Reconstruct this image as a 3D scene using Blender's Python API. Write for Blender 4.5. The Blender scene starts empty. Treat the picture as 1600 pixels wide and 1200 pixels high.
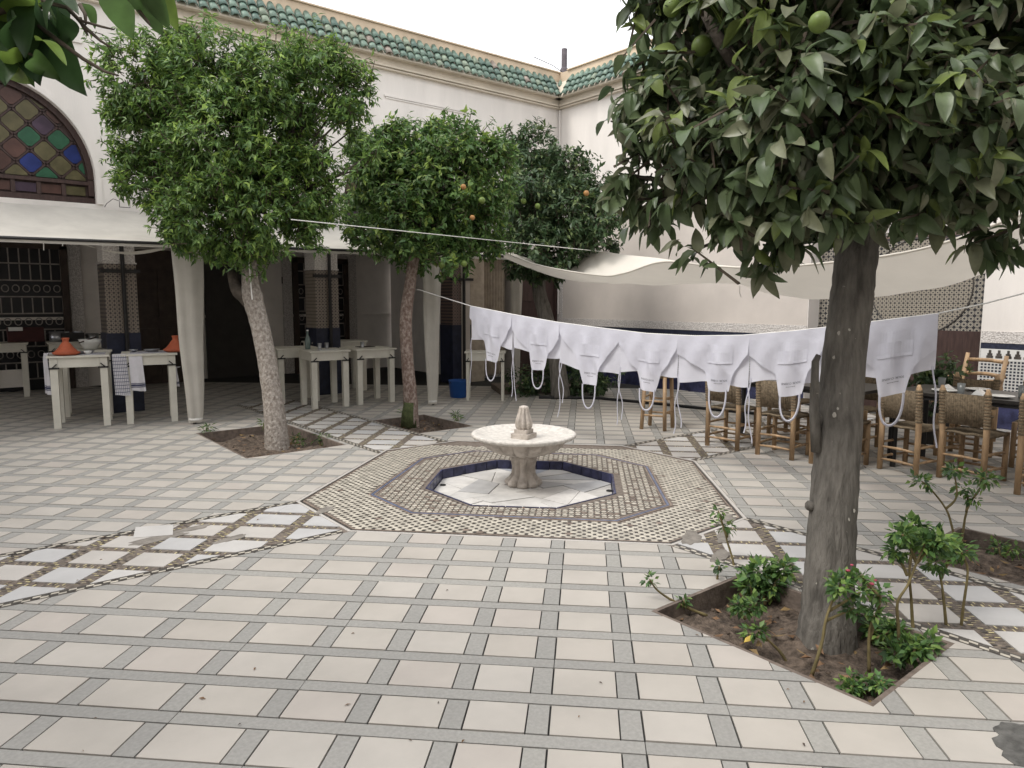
import bpy, bmesh, math, random
import numpy as np
from mathutils import Matrix, Vector
random.seed(7); rng = np.random.default_rng(11)
S = bpy.context.scene; COL = S.collection
R = math.radians

# ------------------------------------------------------------------ camera, sky, sun, exposure
W = R(50.8); PITCH = R(6.72); ROLL = R(0.15); F = 1118.0
CAM = np.array([-4.002, -4.742, 1.6])
_fh = np.array([math.cos(W), math.sin(W), 0]); _rt = np.array([math.sin(W), -math.cos(W), 0]); _z = np.array([0, 0, 1.0])
_fw = _fh*math.cos(PITCH) - _z*math.sin(PITCH); _up = _fh*math.sin(PITCH) + _z*math.cos(PITCH)
_r2 = _rt*math.cos(ROLL) + _up*math.sin(ROLL); _u2 = -_rt*math.sin(ROLL) + _up*math.cos(ROLL)
cam = bpy.data.cameras.new('camera'); co = bpy.data.objects.new('camera', cam); COL.objects.link(co)
cam.sensor_width = 36; cam.lens = F/1600*36; cam.clip_start = 0.05; cam.clip_end = 400
m = Matrix.Identity(4)
for i in range(3): m[i][0], m[i][1], m[i][2], m[i][3] = _r2[i], _u2[i], -_fw[i], CAM[i]
co.matrix_world = m; S.camera = co

world = bpy.data.worlds.new('World'); S.world = world; world.use_nodes = True
nt = world.node_tree; bg = nt.nodes['Background']
sky = nt.nodes.new('ShaderNodeTexSky'); sky.sky_type = 'NISHITA'; sky.sun_disc = False
sky.sun_elevation = R(56); sky.sun_rotation = R(90-172); sky.air_density = 1.0; sky.dust_density = 3.0
hs = nt.nodes.new('ShaderNodeHueSaturation'); hs.inputs['Saturation'].default_value = 0.25
mx = nt.nodes.new('ShaderNodeMix'); mx.data_type = 'RGBA'; mx.inputs['Factor'].default_value = 0.75
nt.links.new(sky.outputs[0], hs.inputs['Color']); nt.links.new(hs.outputs[0], mx.inputs['A'])
mx.inputs['B'].default_value = (9.6, 9.6, 9.8, 1)          # even cloud layer
nt.links.new(mx.outputs['Result'], bg.inputs['Color']); bg.inputs['Strength'].default_value = 0.125
sun = bpy.data.lights.new('sun', 'SUN'); sun.energy = 1.3; sun.angle = R(20); sun.color = (1, .96, .9)
so = bpy.data.objects.new('sun', sun); COL.objects.link(so); so.location = (-3, -6, 12)
_el, _az = R(56), R(172)
so.rotation_euler = Vector((-math.cos(_el)*math.cos(_az), -math.cos(_el)*math.sin(_az), -math.sin(_el))).to_track_quat('-Z', 'Y').to_euler()
S.view_settings.view_transform = 'Standard'; S.view_settings.look = 'None'; S.view_settings.gamma = 1.0
S.view_settings.use_curve_mapping = False; S.view_settings.exposure = 0.8
S.cycles.max_bounces = 8; S.cycles.diffuse_bounces = 4; S.cycles.transparent_max_bounces = 8

# measuring helpers: a place seen in the photograph turned into a point of the courtyard
def ray(px, py):
    q = np.array([(px-800)/F, (600-py)/F, 1.0]); return _r2*q[0] + _u2*q[1] + _fw*q[2]
def gp(px, py, z=0.0):
    d = ray(px, py); return CAM + d*((z-CAM[2])/d[2])
def at(px, py, depth): return CAM + ray(px, py)*depth
def onY(px, py, Y): d = ray(px, py); return CAM + d*((Y-CAM[1])/d[1])
def onX(px, py, X): d = ray(px, py); return CAM + d*((X-CAM[0])/d[0])

def nrm(a): return a/(np.linalg.norm(a, axis=-1, keepdims=True)+1e-9)
# ------------------------------------------------------------------ materials
MATS = {}
def mat(name, col, rough=.7, var=.12, scale=6.0, bump=.0, bscale=40.0, col2=None, spec=.3, metal=0.0, transl=0.0, stretch=None, lo=.35, hi=.65, detail=5):
    if name in MATS: return MATS[name]
    m = bpy.data.materials.new(name); m.use_nodes = True; t = m.node_tree; n = t.nodes; l = t.links
    b = n['Principled BSDF']; b.inputs['Roughness'].default_value = rough; b.inputs['Metallic'].default_value = metal
    b.inputs['Specular IOR Level'].default_value = spec
    tc = n.new('ShaderNodeTexCoord'); src = tc.outputs['Object']
    geo = n.new('ShaderNodeNewGeometry'); src = geo.outputs['Position']
    if stretch:
        mp = n.new('ShaderNodeMapping'); mp.inputs['Scale'].default_value = stretch; l.new(src, mp.inputs[0]); src = mp.outputs[0]
    no = n.new('ShaderNodeTexNoise'); no.inputs['Scale'].default_value = scale; no.inputs['Detail'].default_value = detail; no.inputs['Roughness'].default_value = .6
    l.new(src, no.inputs['Vector'])
    rp = n.new('ShaderNodeValToRGB'); rp.color_ramp.elements[0].position = lo; rp.color_ramp.elements[1].position = hi
    c = np.array(col)
    a = c*(1-var); d = c*(1+var) if col2 is None else np.array(col2)
    rp.color_ramp.elements[0].color = (*np.clip(a, 0, 1), 1); rp.color_ramp.elements[1].color = (*np.clip(d, 0, 1), 1)
    l.new(no.outputs['Fac'], rp.inputs[0]); l.new(rp.outputs[0], b.inputs['Base Color'])
    if bump:
        n2 = n.new('ShaderNodeTexNoise'); n2.inputs['Scale'].default_value = bscale; n2.inputs['Detail'].default_value = 6
        l.new(src, n2.inputs['Vector'])
        bp = n.new('ShaderNodeBump'); bp.inputs['Strength'].default_value = bump; bp.inputs['Distance'].default_value = .02
        l.new(n2.outputs['Fac'], bp.inputs['Height']); l.new(bp.outputs[0], b.inputs['Normal'])
    if transl:
        tr = n.new('ShaderNodeBsdfTranslucent'); ms = n.new('ShaderNodeMixShader'); ms.inputs[0].default_value = transl
        l.new(rp.outputs[0], tr.inputs['Color']); l.new(b.outputs[0], ms.inputs[1]); l.new(tr.outputs[0], ms.inputs[2])
        l.new(ms.outputs[0], n['Material Output'].inputs['Surface'])
    MATS[name] = m; return m

def N(m, kind, **kw):
    x = m.node_tree.nodes.new(kind)
    for k, v in kw.items(): setattr(x, k, v)
    return x
def math_node(m, op, a, b=None):
    x = N(m, 'ShaderNodeMath', operation=op)
    for i, v in enumerate((a, b)):
        if v is None: continue
        if isinstance(v, (int, float)): x.inputs[i].default_value = v
        else: m.node_tree.links.new(v, x.inputs[i])
    return x.outputs[0]
def zellige(name, pitch, ax, cream, dark, mid, dot=.2, ring=True, rough=.3, stripes=False):
    """fired tile pattern too small to pick apart: dark dots, rings and thin joints on a cream field, on the plane ax"""
    m = bpy.data.materials.new(name); m.use_nodes = True; t = m.node_tree; l = t.links; b = t.nodes['Principled BSDF']; b.inputs['Roughness'].default_value = rough
    g = N(m, 'ShaderNodeNewGeometry'); sp = N(m, 'ShaderNodeSeparateXYZ'); l.new(g.outputs['Position'], sp.inputs[0])
    def cell(o):
        x = math_node(m, 'MULTIPLY', sp.outputs[o], 1/pitch); x = math_node(m, 'FRACT', x); x = math_node(m, 'SUBTRACT', x, .5); return math_node(m, 'ABSOLUTE', x)
    u, v = cell(ax[0]), cell(ax[1])
    s = math_node(m, 'ADD', u, v)                                   # 0 centre .. 1 corner
    mxm = math_node(m, 'MAXIMUM', u, v)
    f_dot = math_node(m, 'GREATER_THAN', s, 1-dot*1.5)
    f_mid = math_node(m, 'LESS_THAN', s, dot)
    f_ring = math_node(m, 'COMPARE', s, .46); f_ring.node.inputs[2].default_value = .055
    f_joint = math_node(m, 'GREATER_THAN', mxm, .455)
    no = N(m, 'ShaderNodeTexNoise'); no.inputs['Scale'].default_value = 9; l.new(g.outputs['Position'], no.inputs['Vector'])
    def mixc(f, a, bcol):
        x = N(m, 'ShaderNodeMix', data_type='RGBA'); l.new(f, x.inputs['Factor'])
        if isinstance(a, tuple): x.inputs['A'].default_value = (*a, 1)
        else: l.new(a, x.inputs['A'])
        x.inputs['B'].default_value = (*bcol, 1); return x.outputs['Result']
    c = mixc(no.outputs['Fac'], cream, tuple(k*.72 for k in cream))
    if ring: c = mixc(f_ring, c, mid)
    c = mixc(f_joint, c, mid); c = mixc(f_dot, c, dark); c = mixc(f_mid, c, dark)
    l.new(c, b.inputs['Base Color']); MATS[name] = m; return m
def checker(name, pitch, ax, a, bcol, rough=.35):
    m = bpy.data.materials.new(name); m.use_nodes = True; t = m.node_tree; l = t.links; b = t.nodes['Principled BSDF']; b.inputs['Roughness'].default_value = rough
    g = N(m, 'ShaderNodeNewGeometry'); sp = N(m, 'ShaderNodeSeparateXYZ'); l.new(g.outputs['Position'], sp.inputs[0])
    def par(o):
        x = math_node(m, 'MULTIPLY', sp.outputs[o], 1/pitch); x = math_node(m, 'ADD', x, 200.3); return math_node(m, 'LESS_THAN', math_node(m, 'FRACT', x), .62)
    f = math_node(m, 'MULTIPLY', par(ax[0]), par(ax[1]))
    x = N(m, 'ShaderNodeMix', data_type='RGBA'); l.new(f, x.inputs['Factor']); x.inputs['A'].default_value = (*a, 1); x.inputs['B'].default_value = (*bcol, 1)
    l.new(x.outputs['Result'], b.inputs['Base Color']); MATS[name] = m; return m

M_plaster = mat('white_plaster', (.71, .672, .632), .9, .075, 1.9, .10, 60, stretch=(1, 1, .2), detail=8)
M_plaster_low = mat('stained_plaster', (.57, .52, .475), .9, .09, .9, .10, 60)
M_cream = mat('cream_render', (.56, .45, .33), .9, .12, 2.2, .15, 50, stretch=(1, 1, .35))
M_cornice = mat('cornice_plaster', (.62, .555, .46), .9, .07, 2, .05, 60)
M_carved = mat('carved_plaster', (.66, .63, .60), .9, 0, 46, .9, 46, col2=(.42, .39, .37), lo=.42, hi=.6)
M_marble = [mat('marble_%s' % k, c, .5, .07, 2.6, .03, 120, spec=.35, detail=9) for k, c in
            dict(beige=(.40, .372, .334), ivory=(.408, .379, .341), pink=(.402, .368, .333), pale=(.406, .380, .345), sand=(.388, .358, .32)).items()]
M_white_marble = [mat('white_marble_%s' % k, c, .45, .06, 4, .02, 120, spec=.4) for k, c in dict(a=(.49, .475, .455), b=(.44, .435, .43), c=(.45, .425, .395)).items()]
M_terrazzo = [mat('terrazzo_%s' % k, c, .65, .09, 60, .04, 150) for k, c in dict(a=(.285, .278, .26), b=(.265, .259, .243), c=(.30, .292, .27)).items()]
M_joint = mat('dark_joint', (.035, .034, .032), .9, .3, 30)
M_cement = mat('cement', (.20, .182, .160), .95, .22, 14, .3, 60)
M_wetcement = mat('rough_dark_cement', (.10, .098, .092), .9, .35, 18, .5, 50)
M_tess_cream = mat('cream_tessera', (.45, .415, .35), .4, .25, 10, spec=.4)
M_tess_dark = mat('dark_tessera', (.06, .054, .048), .4, .4, 20, spec=.4)
M_tess_brown = mat('brown_tessera', (.21, .165, .135), .5, .3, 20)
M_tess_yellow = mat('yellow_tessera', (.52, .45, .25), .45, .25, 20)
M_tess_blue = mat('blue_tessera', (.11, .13, .20), .35, .3, 20, spec=.5)
M_grout = mat('mosaic_grout', (.15, .125, .105), .9, .25, 30, .2, 100)
M_bluetile = mat('blue_glazed_tile', (.035, .038, .085), .35, .45, 9, spec=.4)
M_soil = mat('soil', (.105, .080, .062), 1, .5, 22, 1.0, 55)
M_curb = mat('bed_curb', (.15, .12, .10), .9, .3, 16, .3, 60)
M_foun = mat('fountain_marble', (.30, .265, .23), .8, .0, 11, .5, 50, col2=(.50, .45, .40), lo=.32, hi=.58)
M_foun_in = mat('fountain_bowl_stone', (.55, .52, .475), .75, .16, 22, .35, 80)
M_canvas = mat('awning_canvas', (.60, .575, .525), .9, .07, 3, .05, 90, transl=.30)
M_sail = mat('sail_canvas', (.70, .66, .59), .9, .03, 3, .04, 90, transl=.26)
M_curtain = mat('curtain_canvas', (.57, .545, .49), .9, .06, 4, .03, 60, transl=.25)
M_drape = mat('beige_drape', (.42, .36, .29), .95, .15, 8)
M_apron = mat('white_cotton', (.68, .68, .75), .9, .03, 4, .35, 9, transl=.25)
M_print = mat('print_ink', (.09, .09, .11), .8, 0)
M_wood_red = mat('red_brown_wood', (.052, .031, .027), .5, .25, 7, .1, 30, stretch=(6, 6, .7))
M_wood_dark = mat('dark_brown_wood', (.05, .034, .026), .5, .25, 6, .1, 30)
M_wood_chair = mat('pale_turned_wood', (.36, .245, .145), .6, .3, 5, .1, 50, stretch=(4, 4, 1))
M_reed = mat('woven_reed', (.165, .128, .085), .9, .35, 40, .5, 90)
M_table_white = mat('cream_table_paint', (.60, .58, .51), .5, .06, 6)
M_iron = mat('dark_iron', (.022, .021, .021), .5, .2, 9)
M_table_top = mat('dark_table_top', (.03, .027, .025), .35, .3, 9)
M_terracotta = mat('terracotta', (.42, .105, .05), .55, .12, 12)
M_china = mat('white_china', (.66, .66, .64), .25, .02, 5, spec=.5)
M_steel = mat('steel', (.35, .36, .38), .3, .2, 6, metal=.8)
M_glass = mat('green_bottle_glass', (.12, .17, .16), .1, .1, 6, spec=.6)
M_check = None
M_bluebucket = mat('blue_plastic', (.02, .085, .30), .4, .1, 6)
M_black = mat('black_rubber', (.015, .015, .016), .6, .1, 6)
M_towel = mat('white_towel', (.60, .59, .62), .95, .04, 20)
M_ink_blue = mat('navy_stripe', (.07, .075, .13), .9, .1, 20)
M_rope = mat('white_rope', (.72, .71, .68), .9, .05, 20)
M_bark = mat('grey_bark', (.072, .066, .058), .95, 0, 22, 1.0, 60, col2=(.20, .186, .165), stretch=(1, 1, .2), lo=.3, hi=.72, detail=8)
def specks(m, col, scale, thr):
    t = m.node_tree; b = t.nodes['Principled BSDF']; old = b.inputs['Base Color'].links[0].from_socket
    g = N(m, 'ShaderNodeNewGeometry'); no = N(m, 'ShaderNodeTexNoise'); no.inputs['Scale'].default_value = scale; no.inputs['Detail'].default_value = 6; no.inputs['Roughness'].default_value = .7
    t.links.new(g.outputs['Position'], no.inputs['Vector']); f = math_node(m, 'GREATER_THAN', no.outputs['Fac'], thr)
    x = N(m, 'ShaderNodeMix', data_type='RGBA'); t.links.new(f, x.inputs['Factor']); t.links.new(old, x.inputs['A']); x.inputs['B'].default_value = (*col, 1); t.links.new(x.outputs['Result'], b.inputs['Base Color'])
specks(M_bark, (.34, .32, .28), 26, .685)
M_bark_white = mat('whitewashed_bark', (.185, .155, .13), .95, 0, 34, 1.0, 44, col2=(.42, .385, .345), stretch=(1, 1, .75), lo=.36, hi=.68, detail=9)
M_bark_red = mat('reddish_bark', (.155, .105, .085), .95, 0, 30, 1.0, 40, col2=(.36, .30, .26), stretch=(1, 1, .7), lo=.42, hi=.68, detail=9)
M_moss = mat('mossy_bark', (.07, .085, .035), .95, .35, 16, .8, 34)
M_twig = mat('twig', (.07, .055, .04), .9, .2, 12)
M_stem = mat('green_brown_stem', (.16, .13, .06), .8, .3, 12)
def leafset(p, cols, rough=.42, transl=.25): return [mat('%s_%d' % (p, i), c, rough, .25, 9, spec=.4, transl=transl) for i, c in enumerate(cols)]
L_near = leafset('orange_leaf', [(0.09, 0.129, 0.06), (0.121, 0.161, 0.078), (0.196, 0.253, 0.075), (0.184, 0.196, 0.121), (0.069, 0.101, 0.051)], .38, .3)
L_left = leafset('mandarin_leaf', [(0.117, 0.207, 0.053), (0.166, 0.269, 0.062), (0.262, 0.38, 0.076), (0.076, 0.145, 0.047), (0.138, 0.214, 0.062)], .45, .35)
L_mid = leafset('citrus_leaf', [(0.097, 0.179, 0.049), (0.131, 0.228, 0.062), (0.248, 0.345, 0.076), (0.071, 0.138, 0.047), (0.152, 0.207, 0.076)], .45, .35)
L_far = leafset('dark_citrus_leaf', [(0.058, 0.103, 0.044), (0.08, 0.129, 0.054), (0.142, 0.193, 0.071), (0.046, 0.085, 0.038), (0.096, 0.136, 0.064)], .42, .3)
L_shrub = leafset('shrub_leaf', [(0.084, 0.168, 0.05), (0.132, 0.228, 0.06), (0.054, 0.108, 0.041), (0.204, 0.312, 0.078)], .45, .3)
M_orange = mat('green_orange', (.12, .17, .04), .45, .2, 9)
M_ripe = mat('ripe_orange', (.33, .17, .06), .45, .15, 9)
M_flower = mat('red_flower', (.38, .07, .11), .6, .2, 20)
M_dry = mat('dry_leaf', (.20, .135, .06), .7, .2, 20)
M_drybrown = mat('brown_dry_leaf', (.17, .10, .055), .8, .3, 20)
G_tiles = [mat('green_glaze_%d' % i, c, .5, .3, 14, spec=.5) for i, c in enumerate([(.11, .17, .135), (.145, .21, .165), (.09, .145, .12), (.20, .245, .18), (.26, .215, .18)])]
G_glass = {k: mat('glass_' + k, c, .35, .25, 5, spec=.22) for k, c in dict(blue=(.018, .03, .13), green=(.03, .10, .055), olive=(.10, .088, .045), plum=(.055, .036, .055), brown=(.08, .042, .034)).items()}
Z_niche = zellige('niche_zellige', .078, (1, 2), (.40, .37, .31), (.02, .02, .024), (.13, .115, .10), .24)
Z_disc = zellige('disc_zellige', .058, (1, 2), (.38, .345, .28), (.03, .028, .028), (.18, .155, .13), .22)
Z_column = zellige('column_zellige', .056, (0, 2), (.33, .295, .24), (.05, .04, .04), (.18, .13, .11), .22)
Z_red = zellige('red_zellige', .06, (0, 2), (.20, .14, .115), (.04, .035, .04), (.16, .11, .10), .2)
Z_check = checker('wainscot_zellige', .040, (1, 2), (.52, .52, .50), (.018, .02, .035))

# ------------------------------------------------------------------ object helpers
def link(name, me, parent=None, loc=(0, 0, 0)):
    o = bpy.data.objects.new(name, me); COL.objects.link(o); o.location = loc
    if parent is not None: o.parent = parent
    return o
def tag(o, label=None, cat=None, group=None, kind=None):
    if label: o['label'] = label
    if cat: o['category'] = cat
    if group: o['group'] = group
    if kind: o['kind'] = kind
    return o
def thing(name, label, cat, loc=(0, 0, 0), rz=0.0, group=None):
    o = bpy.data.objects.new(name, None); COL.objects.link(o); o.empty_display_size = .1
    o.location = loc; o.rotation_euler = (0, 0, rz); return tag(o, label, cat, group)
def copy_thing(root, loc, rz, label):
    r = root.copy(); COL.objects.link(r); r.location = loc; r.rotation_euler = (0, 0, rz); r['label'] = label
    for ch in list(root.children):
        c = ch.copy(); COL.objects.link(c); c.parent = r
        for g in ch.children:
            d = g.copy(); COL.objects.link(d); d.parent = c
    return r
class MB:
    def __init__(s): s.v = []; s.f = []; s.m = []
    def add(s, vs, fs, mi=0):
        k = len(s.v); s.v.extend([tuple(map(float, p)) for p in vs]); s.f.extend([tuple(k+i for i in f) for f in fs]); s.m.extend([mi]*len(fs)); return s
    def box(s, c, d, rz=0.0, mi=0, taper=1.0):
        ca, sa = math.cos(rz), math.sin(rz); vs = []
        for z in (-1, 1):
            k = taper if z < 0 else 1.0
            for x, y in ((-1, -1), (1, -1), (1, 1), (-1, 1)):
                a, b = x*d[0]/2*k, y*d[1]/2*k
                vs.append((c[0]+a*ca-b*sa, c[1]+a*sa+b*ca, c[2]+z*d[2]/2))
        return s.add(vs, [(3, 2, 1, 0), (4, 5, 6, 7), (0, 1, 5, 4), (1, 2, 6, 5), (2, 3, 7, 6), (3, 0, 4, 7)], mi)
    def beam(s, a, b, w, h, mi=0, up=(0, 0, 1)):
        a, b = np.array(a, float), np.array(b, float); t = b-a; t /= np.linalg.norm(t); sd = np.cross(t, up)
        if np.linalg.norm(sd) < 1e-6: sd = np.array([1.0, 0, 0])
        sd /= np.linalg.norm(sd); u = np.cross(sd, t)
        vs = [p + sd*x*w/2 + u*y*h/2 for p in (a, b) for x, y in ((-1, -1), (1, -1), (1, 1), (-1, 1))]
        return s.add(vs, [(0, 1, 2, 3), (7, 6, 5, 4), (0, 4, 5, 1), (1, 5, 6, 2), (2, 6, 7, 3), (3, 7, 4, 0)], mi)
    def tube(s, pts, rad, n=8, mi=0, jit=0.0, cap=True, ell=1.0):
        pts = [np.array(p, float) for p in pts]
        if not hasattr(rad, '__len__'): rad = [rad]*len(pts)
        vs = []; ref = None
        for i, p in enumerate(pts):
            t = pts[min(i+1, len(pts)-1)] - pts[max(i-1, 0)]; t = t/(np.linalg.norm(t)+1e-9)
            if ref is None: ref = np.array([1.0, 0, 0]) if abs(t[0]) < .9 else np.array([0, 1.0, 0])
            a = ref - t*(ref@t); a /= np.linalg.norm(a); ref = a; b = np.cross(t, a)
            for k in range(n):
                th = 2*math.pi*k/n; rr = rad[i]*(1+jit*(random.random()*2-1)); vs.append(p + a*math.cos(th)*rr + b*math.sin(th)*rr*ell)
        fs = [(i*n+k, i*n+(k+1) % n, (i+1)*n+(k+1) % n, (i+1)*n+k) for i in range(len(pts)-1) for k in range(n)]
        if cap: fs += [tuple(range(n-1, -1, -1)), tuple((len(pts)-1)*n+k for k in range(n))]
        return s.add(vs, fs, mi)
    def lathe(s, prof, n=32, mi=0, fn=None, c=(0, 0, 0), close=True):
        vs = []
        for i, (r, z) in enumerate(prof):
            for k in range(n):
                th = 2*math.pi*k/n; q = r*(fn(th, i) if fn else 1.0); vs.append((c[0]+q*math.cos(th), c[1]+q*math.sin(th), c[2]+z))
        fs = [(i*n+k, i*n+(k+1) % n, (i+1)*n+(k+1) % n, (i+1)*n+k) for i in range(len(prof)-1) for k in range(n)]
        if close: fs += [tuple(range(n-1, -1, -1)), tuple((len(prof)-1)*n+k for k in range(n))]
        return s.add(vs, fs, mi)
    def prism(s, poly, z0, z1, mi=0, bottom=False):
        n = len(poly); vs = [(p[0], p[1], z0) for p in poly] + [(p[0], p[1], z1) for p in poly]
        fs = [tuple(range(n, 2*n))] + [(i, (i+1) % n, n+(i+1) % n, n+i) for i in range(n)]
        if bottom: fs.append(tuple(range(n-1, -1, -1)))
        return s.add(vs, fs, mi)
    def sphere(s, c, r, n=10, mi=0, sz=1.0):
        prof = [(r*math.sin(math.pi*i/(n//2+1)) + 1e-4, -r*sz*math.cos(math.pi*i/(n//2+1))) for i in range(n//2+2)]
        return s.lathe(prof, n, mi, None, c)
    def mesh(s, name, mats, smooth=False):
        me = bpy.data.meshes.new(name); me.from_pydata(s.v, [], s.f)
        for x in (mats if isinstance(mats, (list, tuple)) else [mats]): me.materials.append(x)
        me.polygons.foreach_set('material_index', s.m)
        if smooth: me.polygons.foreach_set('use_smooth', [True]*len(s.f))
        me.update(); return me
    def build(s, name, mats, parent=None, smooth=False, loc=(0, 0, 0)): return link(name, s.mesh(name, mats, smooth), parent, loc)

def clip(poly, a, b, c):
    """keep the part of a convex polygon where a*x+b*y <= c"""
    out = []
    for i in range(len(poly)):
        p, q = poly[i], poly[(i+1) % len(poly)]; dp, dq = a*p[0]+b*p[1]-c, a*q[0]+b*q[1]-c
        if dp <= 0: out.append(p)
        if (dp < 0) != (dq < 0) and abs(dp-dq) > 1e-12 and dp != 0 and dq != 0:
            t = dp/(dp-dq); out.append((p[0]+(q[0]-p[0])*t, p[1]+(q[1]-p[1])*t))
    return out
def area(p): return .5*abs(sum(p[i][0]*p[(i+1) % len(p)][1]-p[(i+1) % len(p)][0]*p[i][1] for i in range(len(p)))) if len(p) > 2 else 0
def halfplanes(cp):
    h = []
    for i in range(len(cp)):                                          # counter-clockwise
        (x0, y0), (x1, y1) = cp[i], cp[(i+1) % len(cp)]; a, b = (y1-y0), -(x1-x0); n = math.hypot(a, b); h.append((a/n, b/n, (a*x0+b*y0)/n))
    return h
def subtract(polys, cp):
    hs_ = halfplanes(cp); res = []
    x0, x1 = min(p[0] for p in cp), max(p[0] for p in cp); y0, y1 = min(p[1] for p in cp), max(p[1] for p in cp)
    for p in polys:
        if max(q[0] for q in p) <= x0 or min(q[0] for q in p) >= x1 or max(q[1] for q in p) <= y0 or min(q[1] for q in p) >= y1: res.append(p); continue
        rest = p; outs = []
        for a, b, c in hs_:
            o = clip(rest, -a, -b, -c)
            if area(o) > 2e-4: outs.append(o)
            rest = clip(rest, a, b, c)
            if area(rest) < 1e-5: break
        res.extend(outs)
    return res
def inside(p, cp, pad=0.0): return all(a*p[0]+b*p[1] <= c-pad for a, b, c in halfplanes(cp))
def rect(x0, y0, x1, y1): return [(x0, y0), (x1, y0), (x1, y1), (x0, y1)]
def ccw(p):
    s = sum(p[i][0]*p[(i+1) % len(p)][1]-p[(i+1) % len(p)][0]*p[i][1] for i in range(len(p))); return p if s > 0 else p[::-1]

# ------------------------------------------------------------------ floor of the courtyard
OCT = ccw([(1.88, -.46), (1.88, .52), (.6, 1.9), (-.3, 1.95), (-1.83, .65), (-1.84, -.29), (-.3, -1.89), (.6, -1.86)])
PC = (.01, .02)
POOL = ccw([(PC[0]+.87*math.cos(R(22.5+45*i)), PC[1]+.87*math.sin(R(22.5+45*i))) for i in range(8)])
BEDS = [(-1.2, -3.58, -.36, -2.45), (-1.6, 2.45, -.5, 4.2), (.5, 2.53, 1.31, 3.72), (.7, -4.3, 1.6, -2.92)]
PATHS = [rect(-7, -.30, -1.70, .67), rect(-.33, -9, .62, -1.75), rect(-.45, 1.8, .5, 6.3), rect(1.75, -.46, 6.4, .52)]
BEDP = [rect(*b) for b in BEDS]
floor = thing('courtyard_floor', None, None); tag(floor, kind='structure')
def frame_holes(x0, y0, x1, y1, holes):
    xs = sorted({x0, x1, *[h[0] for h in holes], *[h[2] for h in holes]}); ys = sorted({y0, y1, *[h[1] for h in holes], *[h[3] for h in holes]})
    for i in range(len(xs)-1):
        for j in range(len(ys)-1):
            cx, cy = (xs[i]+xs[i+1])/2, (ys[j]+ys[j+1])/2
            if any(h[0] < cx < h[2] and h[1] < cy < h[3] for h in holes): continue
            yield rect(xs[i], ys[j], xs[i+1], ys[j+1])
b = MB()
for q in frame_holes(-16, -16, 6.6, 10.5, BEDS+[(-.9, -.9, .92, .94)]): b.prism(q, -.06, -.010)
for q in subtract([rect(-.9, -.9, .92, .94)], POOL): b.prism(q, -.06, -.010)
b.build('joint_bed', M_joint, floor)
# ground far below, so that no place is open underneath
g0 = MB().prism(rect(-60, -60, 60, 60), -.5, -.40).build('ground', M_soil); tag(g0, kind='structure')

ud = (math.sqrt(.5), -math.sqrt(.5)); vd = (math.sqrt(.5), math.sqrt(.5))
def uv2c(u, v): return (CAM[0]+u*ud[0]+v*vd[0], CAM[1]+u*ud[1]+v*vd[1])
um = [-2.764, -2.408, -1.984, -1.557, -1.155, -.804, -.442, -.1155, .238, .582, .924, 1.295]
U = [um[0]-.352*k for k in range(30, 0, -1)] + um + [um[-1]+.356*k for k in range(1, 20)]
vm = [2.405, 2.683, 2.972, 3.263, 3.551]
V = [vm[0]-.285*k for k in range(13, 0, -1)] + vm + [vm[-1]+.288*k for k in range(1, 34)]
UB, VB = .088, .078
FORB = BEDP + PATHS + [OCT]
def visible(p):
    d = np.array([p[0], p[1], 0])-CAM; z = d@_fw
    if z < .4: return 0
    x, y = 800+F*(d@_r2)/z, 600-F*(d@_u2)/z
    return 1/z**3 if -60 < x < 1660 and y < 1260 else 0
tiles, bands = [], []
def put(store, quad, gap):
    c = np.mean(quad, 0)
    if not (-13 < c[0] < 6.5 and -11 < c[1] < 10.3): return
    ps = [[(c[0]+(p[0]-c[0])*(1-gap), c[1]+(p[1]-c[1])*(1-gap)) for p in quad]]
    for fo in FORB: ps = subtract(ps, fo)
    ps = [clip(p, 1, 0, 6.39) for p in ps]; ps = [p for p in ps if area(p) > 4e-4]
    if ps: store.append((sum(area(p) for p in ps)*visible(c), ps))
for i in range(len(U)-1):
    for j in range(len(V)-1):
        u0, u1 = U[i]+.006, U[i+1]-UB-.001; v0, v1 = V[j]+VB+.002, V[j+1]-.007
        put(tiles, [uv2c(u0, v0), uv2c(u1, v0), uv2c(u1, v1), uv2c(u0, v1)], 0)
        put(bands, [uv2c(U[i+1]-UB+.005, v0), uv2c(U[i+1]-.002, v0), uv2c(U[i+1]-.002, v1), uv2c(U[i+1]-UB+.005, v1)], 0)
for j in range(len(V)):
    i = random.randint(0, 3)
    while i < len(U)-1:
        k = min(len(U)-1, i+random.choice([3, 4, 4, 5]))
        put(bands, [uv2c(U[i]+.003, V[j]+.002), uv2c(U[k]-.0005, V[j]+.002), uv2c(U[k]-.0005, V[j]+VB-.006), uv2c(U[i]+.003, V[j]+VB-.006)], 0); i = k
for store, name, mats, top in ((tiles, 'marble_tile', M_marble, 0.0), (bands, 'band_stone', M_terrazzo, -.0015)):
    store.sort(key=lambda t: -t[0]); rest = MB()
    wts = [4, 4, 2, 3, 1][:len(mats)]
    for n, (_, ps) in enumerate(store):
        mi = random.choices(range(len(mats)), wts)[0]; dz = random.uniform(-.0012, .0008)
        t = rest if n >= 300 else MB()
        for p in ps: t.prism(ccw(p), -.012, top+dz, mi)
        if n < 300:
            for x in range(len(t.m)): t.m[x] = 0
            t.build(name, mats[mi], floor)
    tag(rest.build(name+'s_beyond', mats, floor), kind='stuff')

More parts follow.
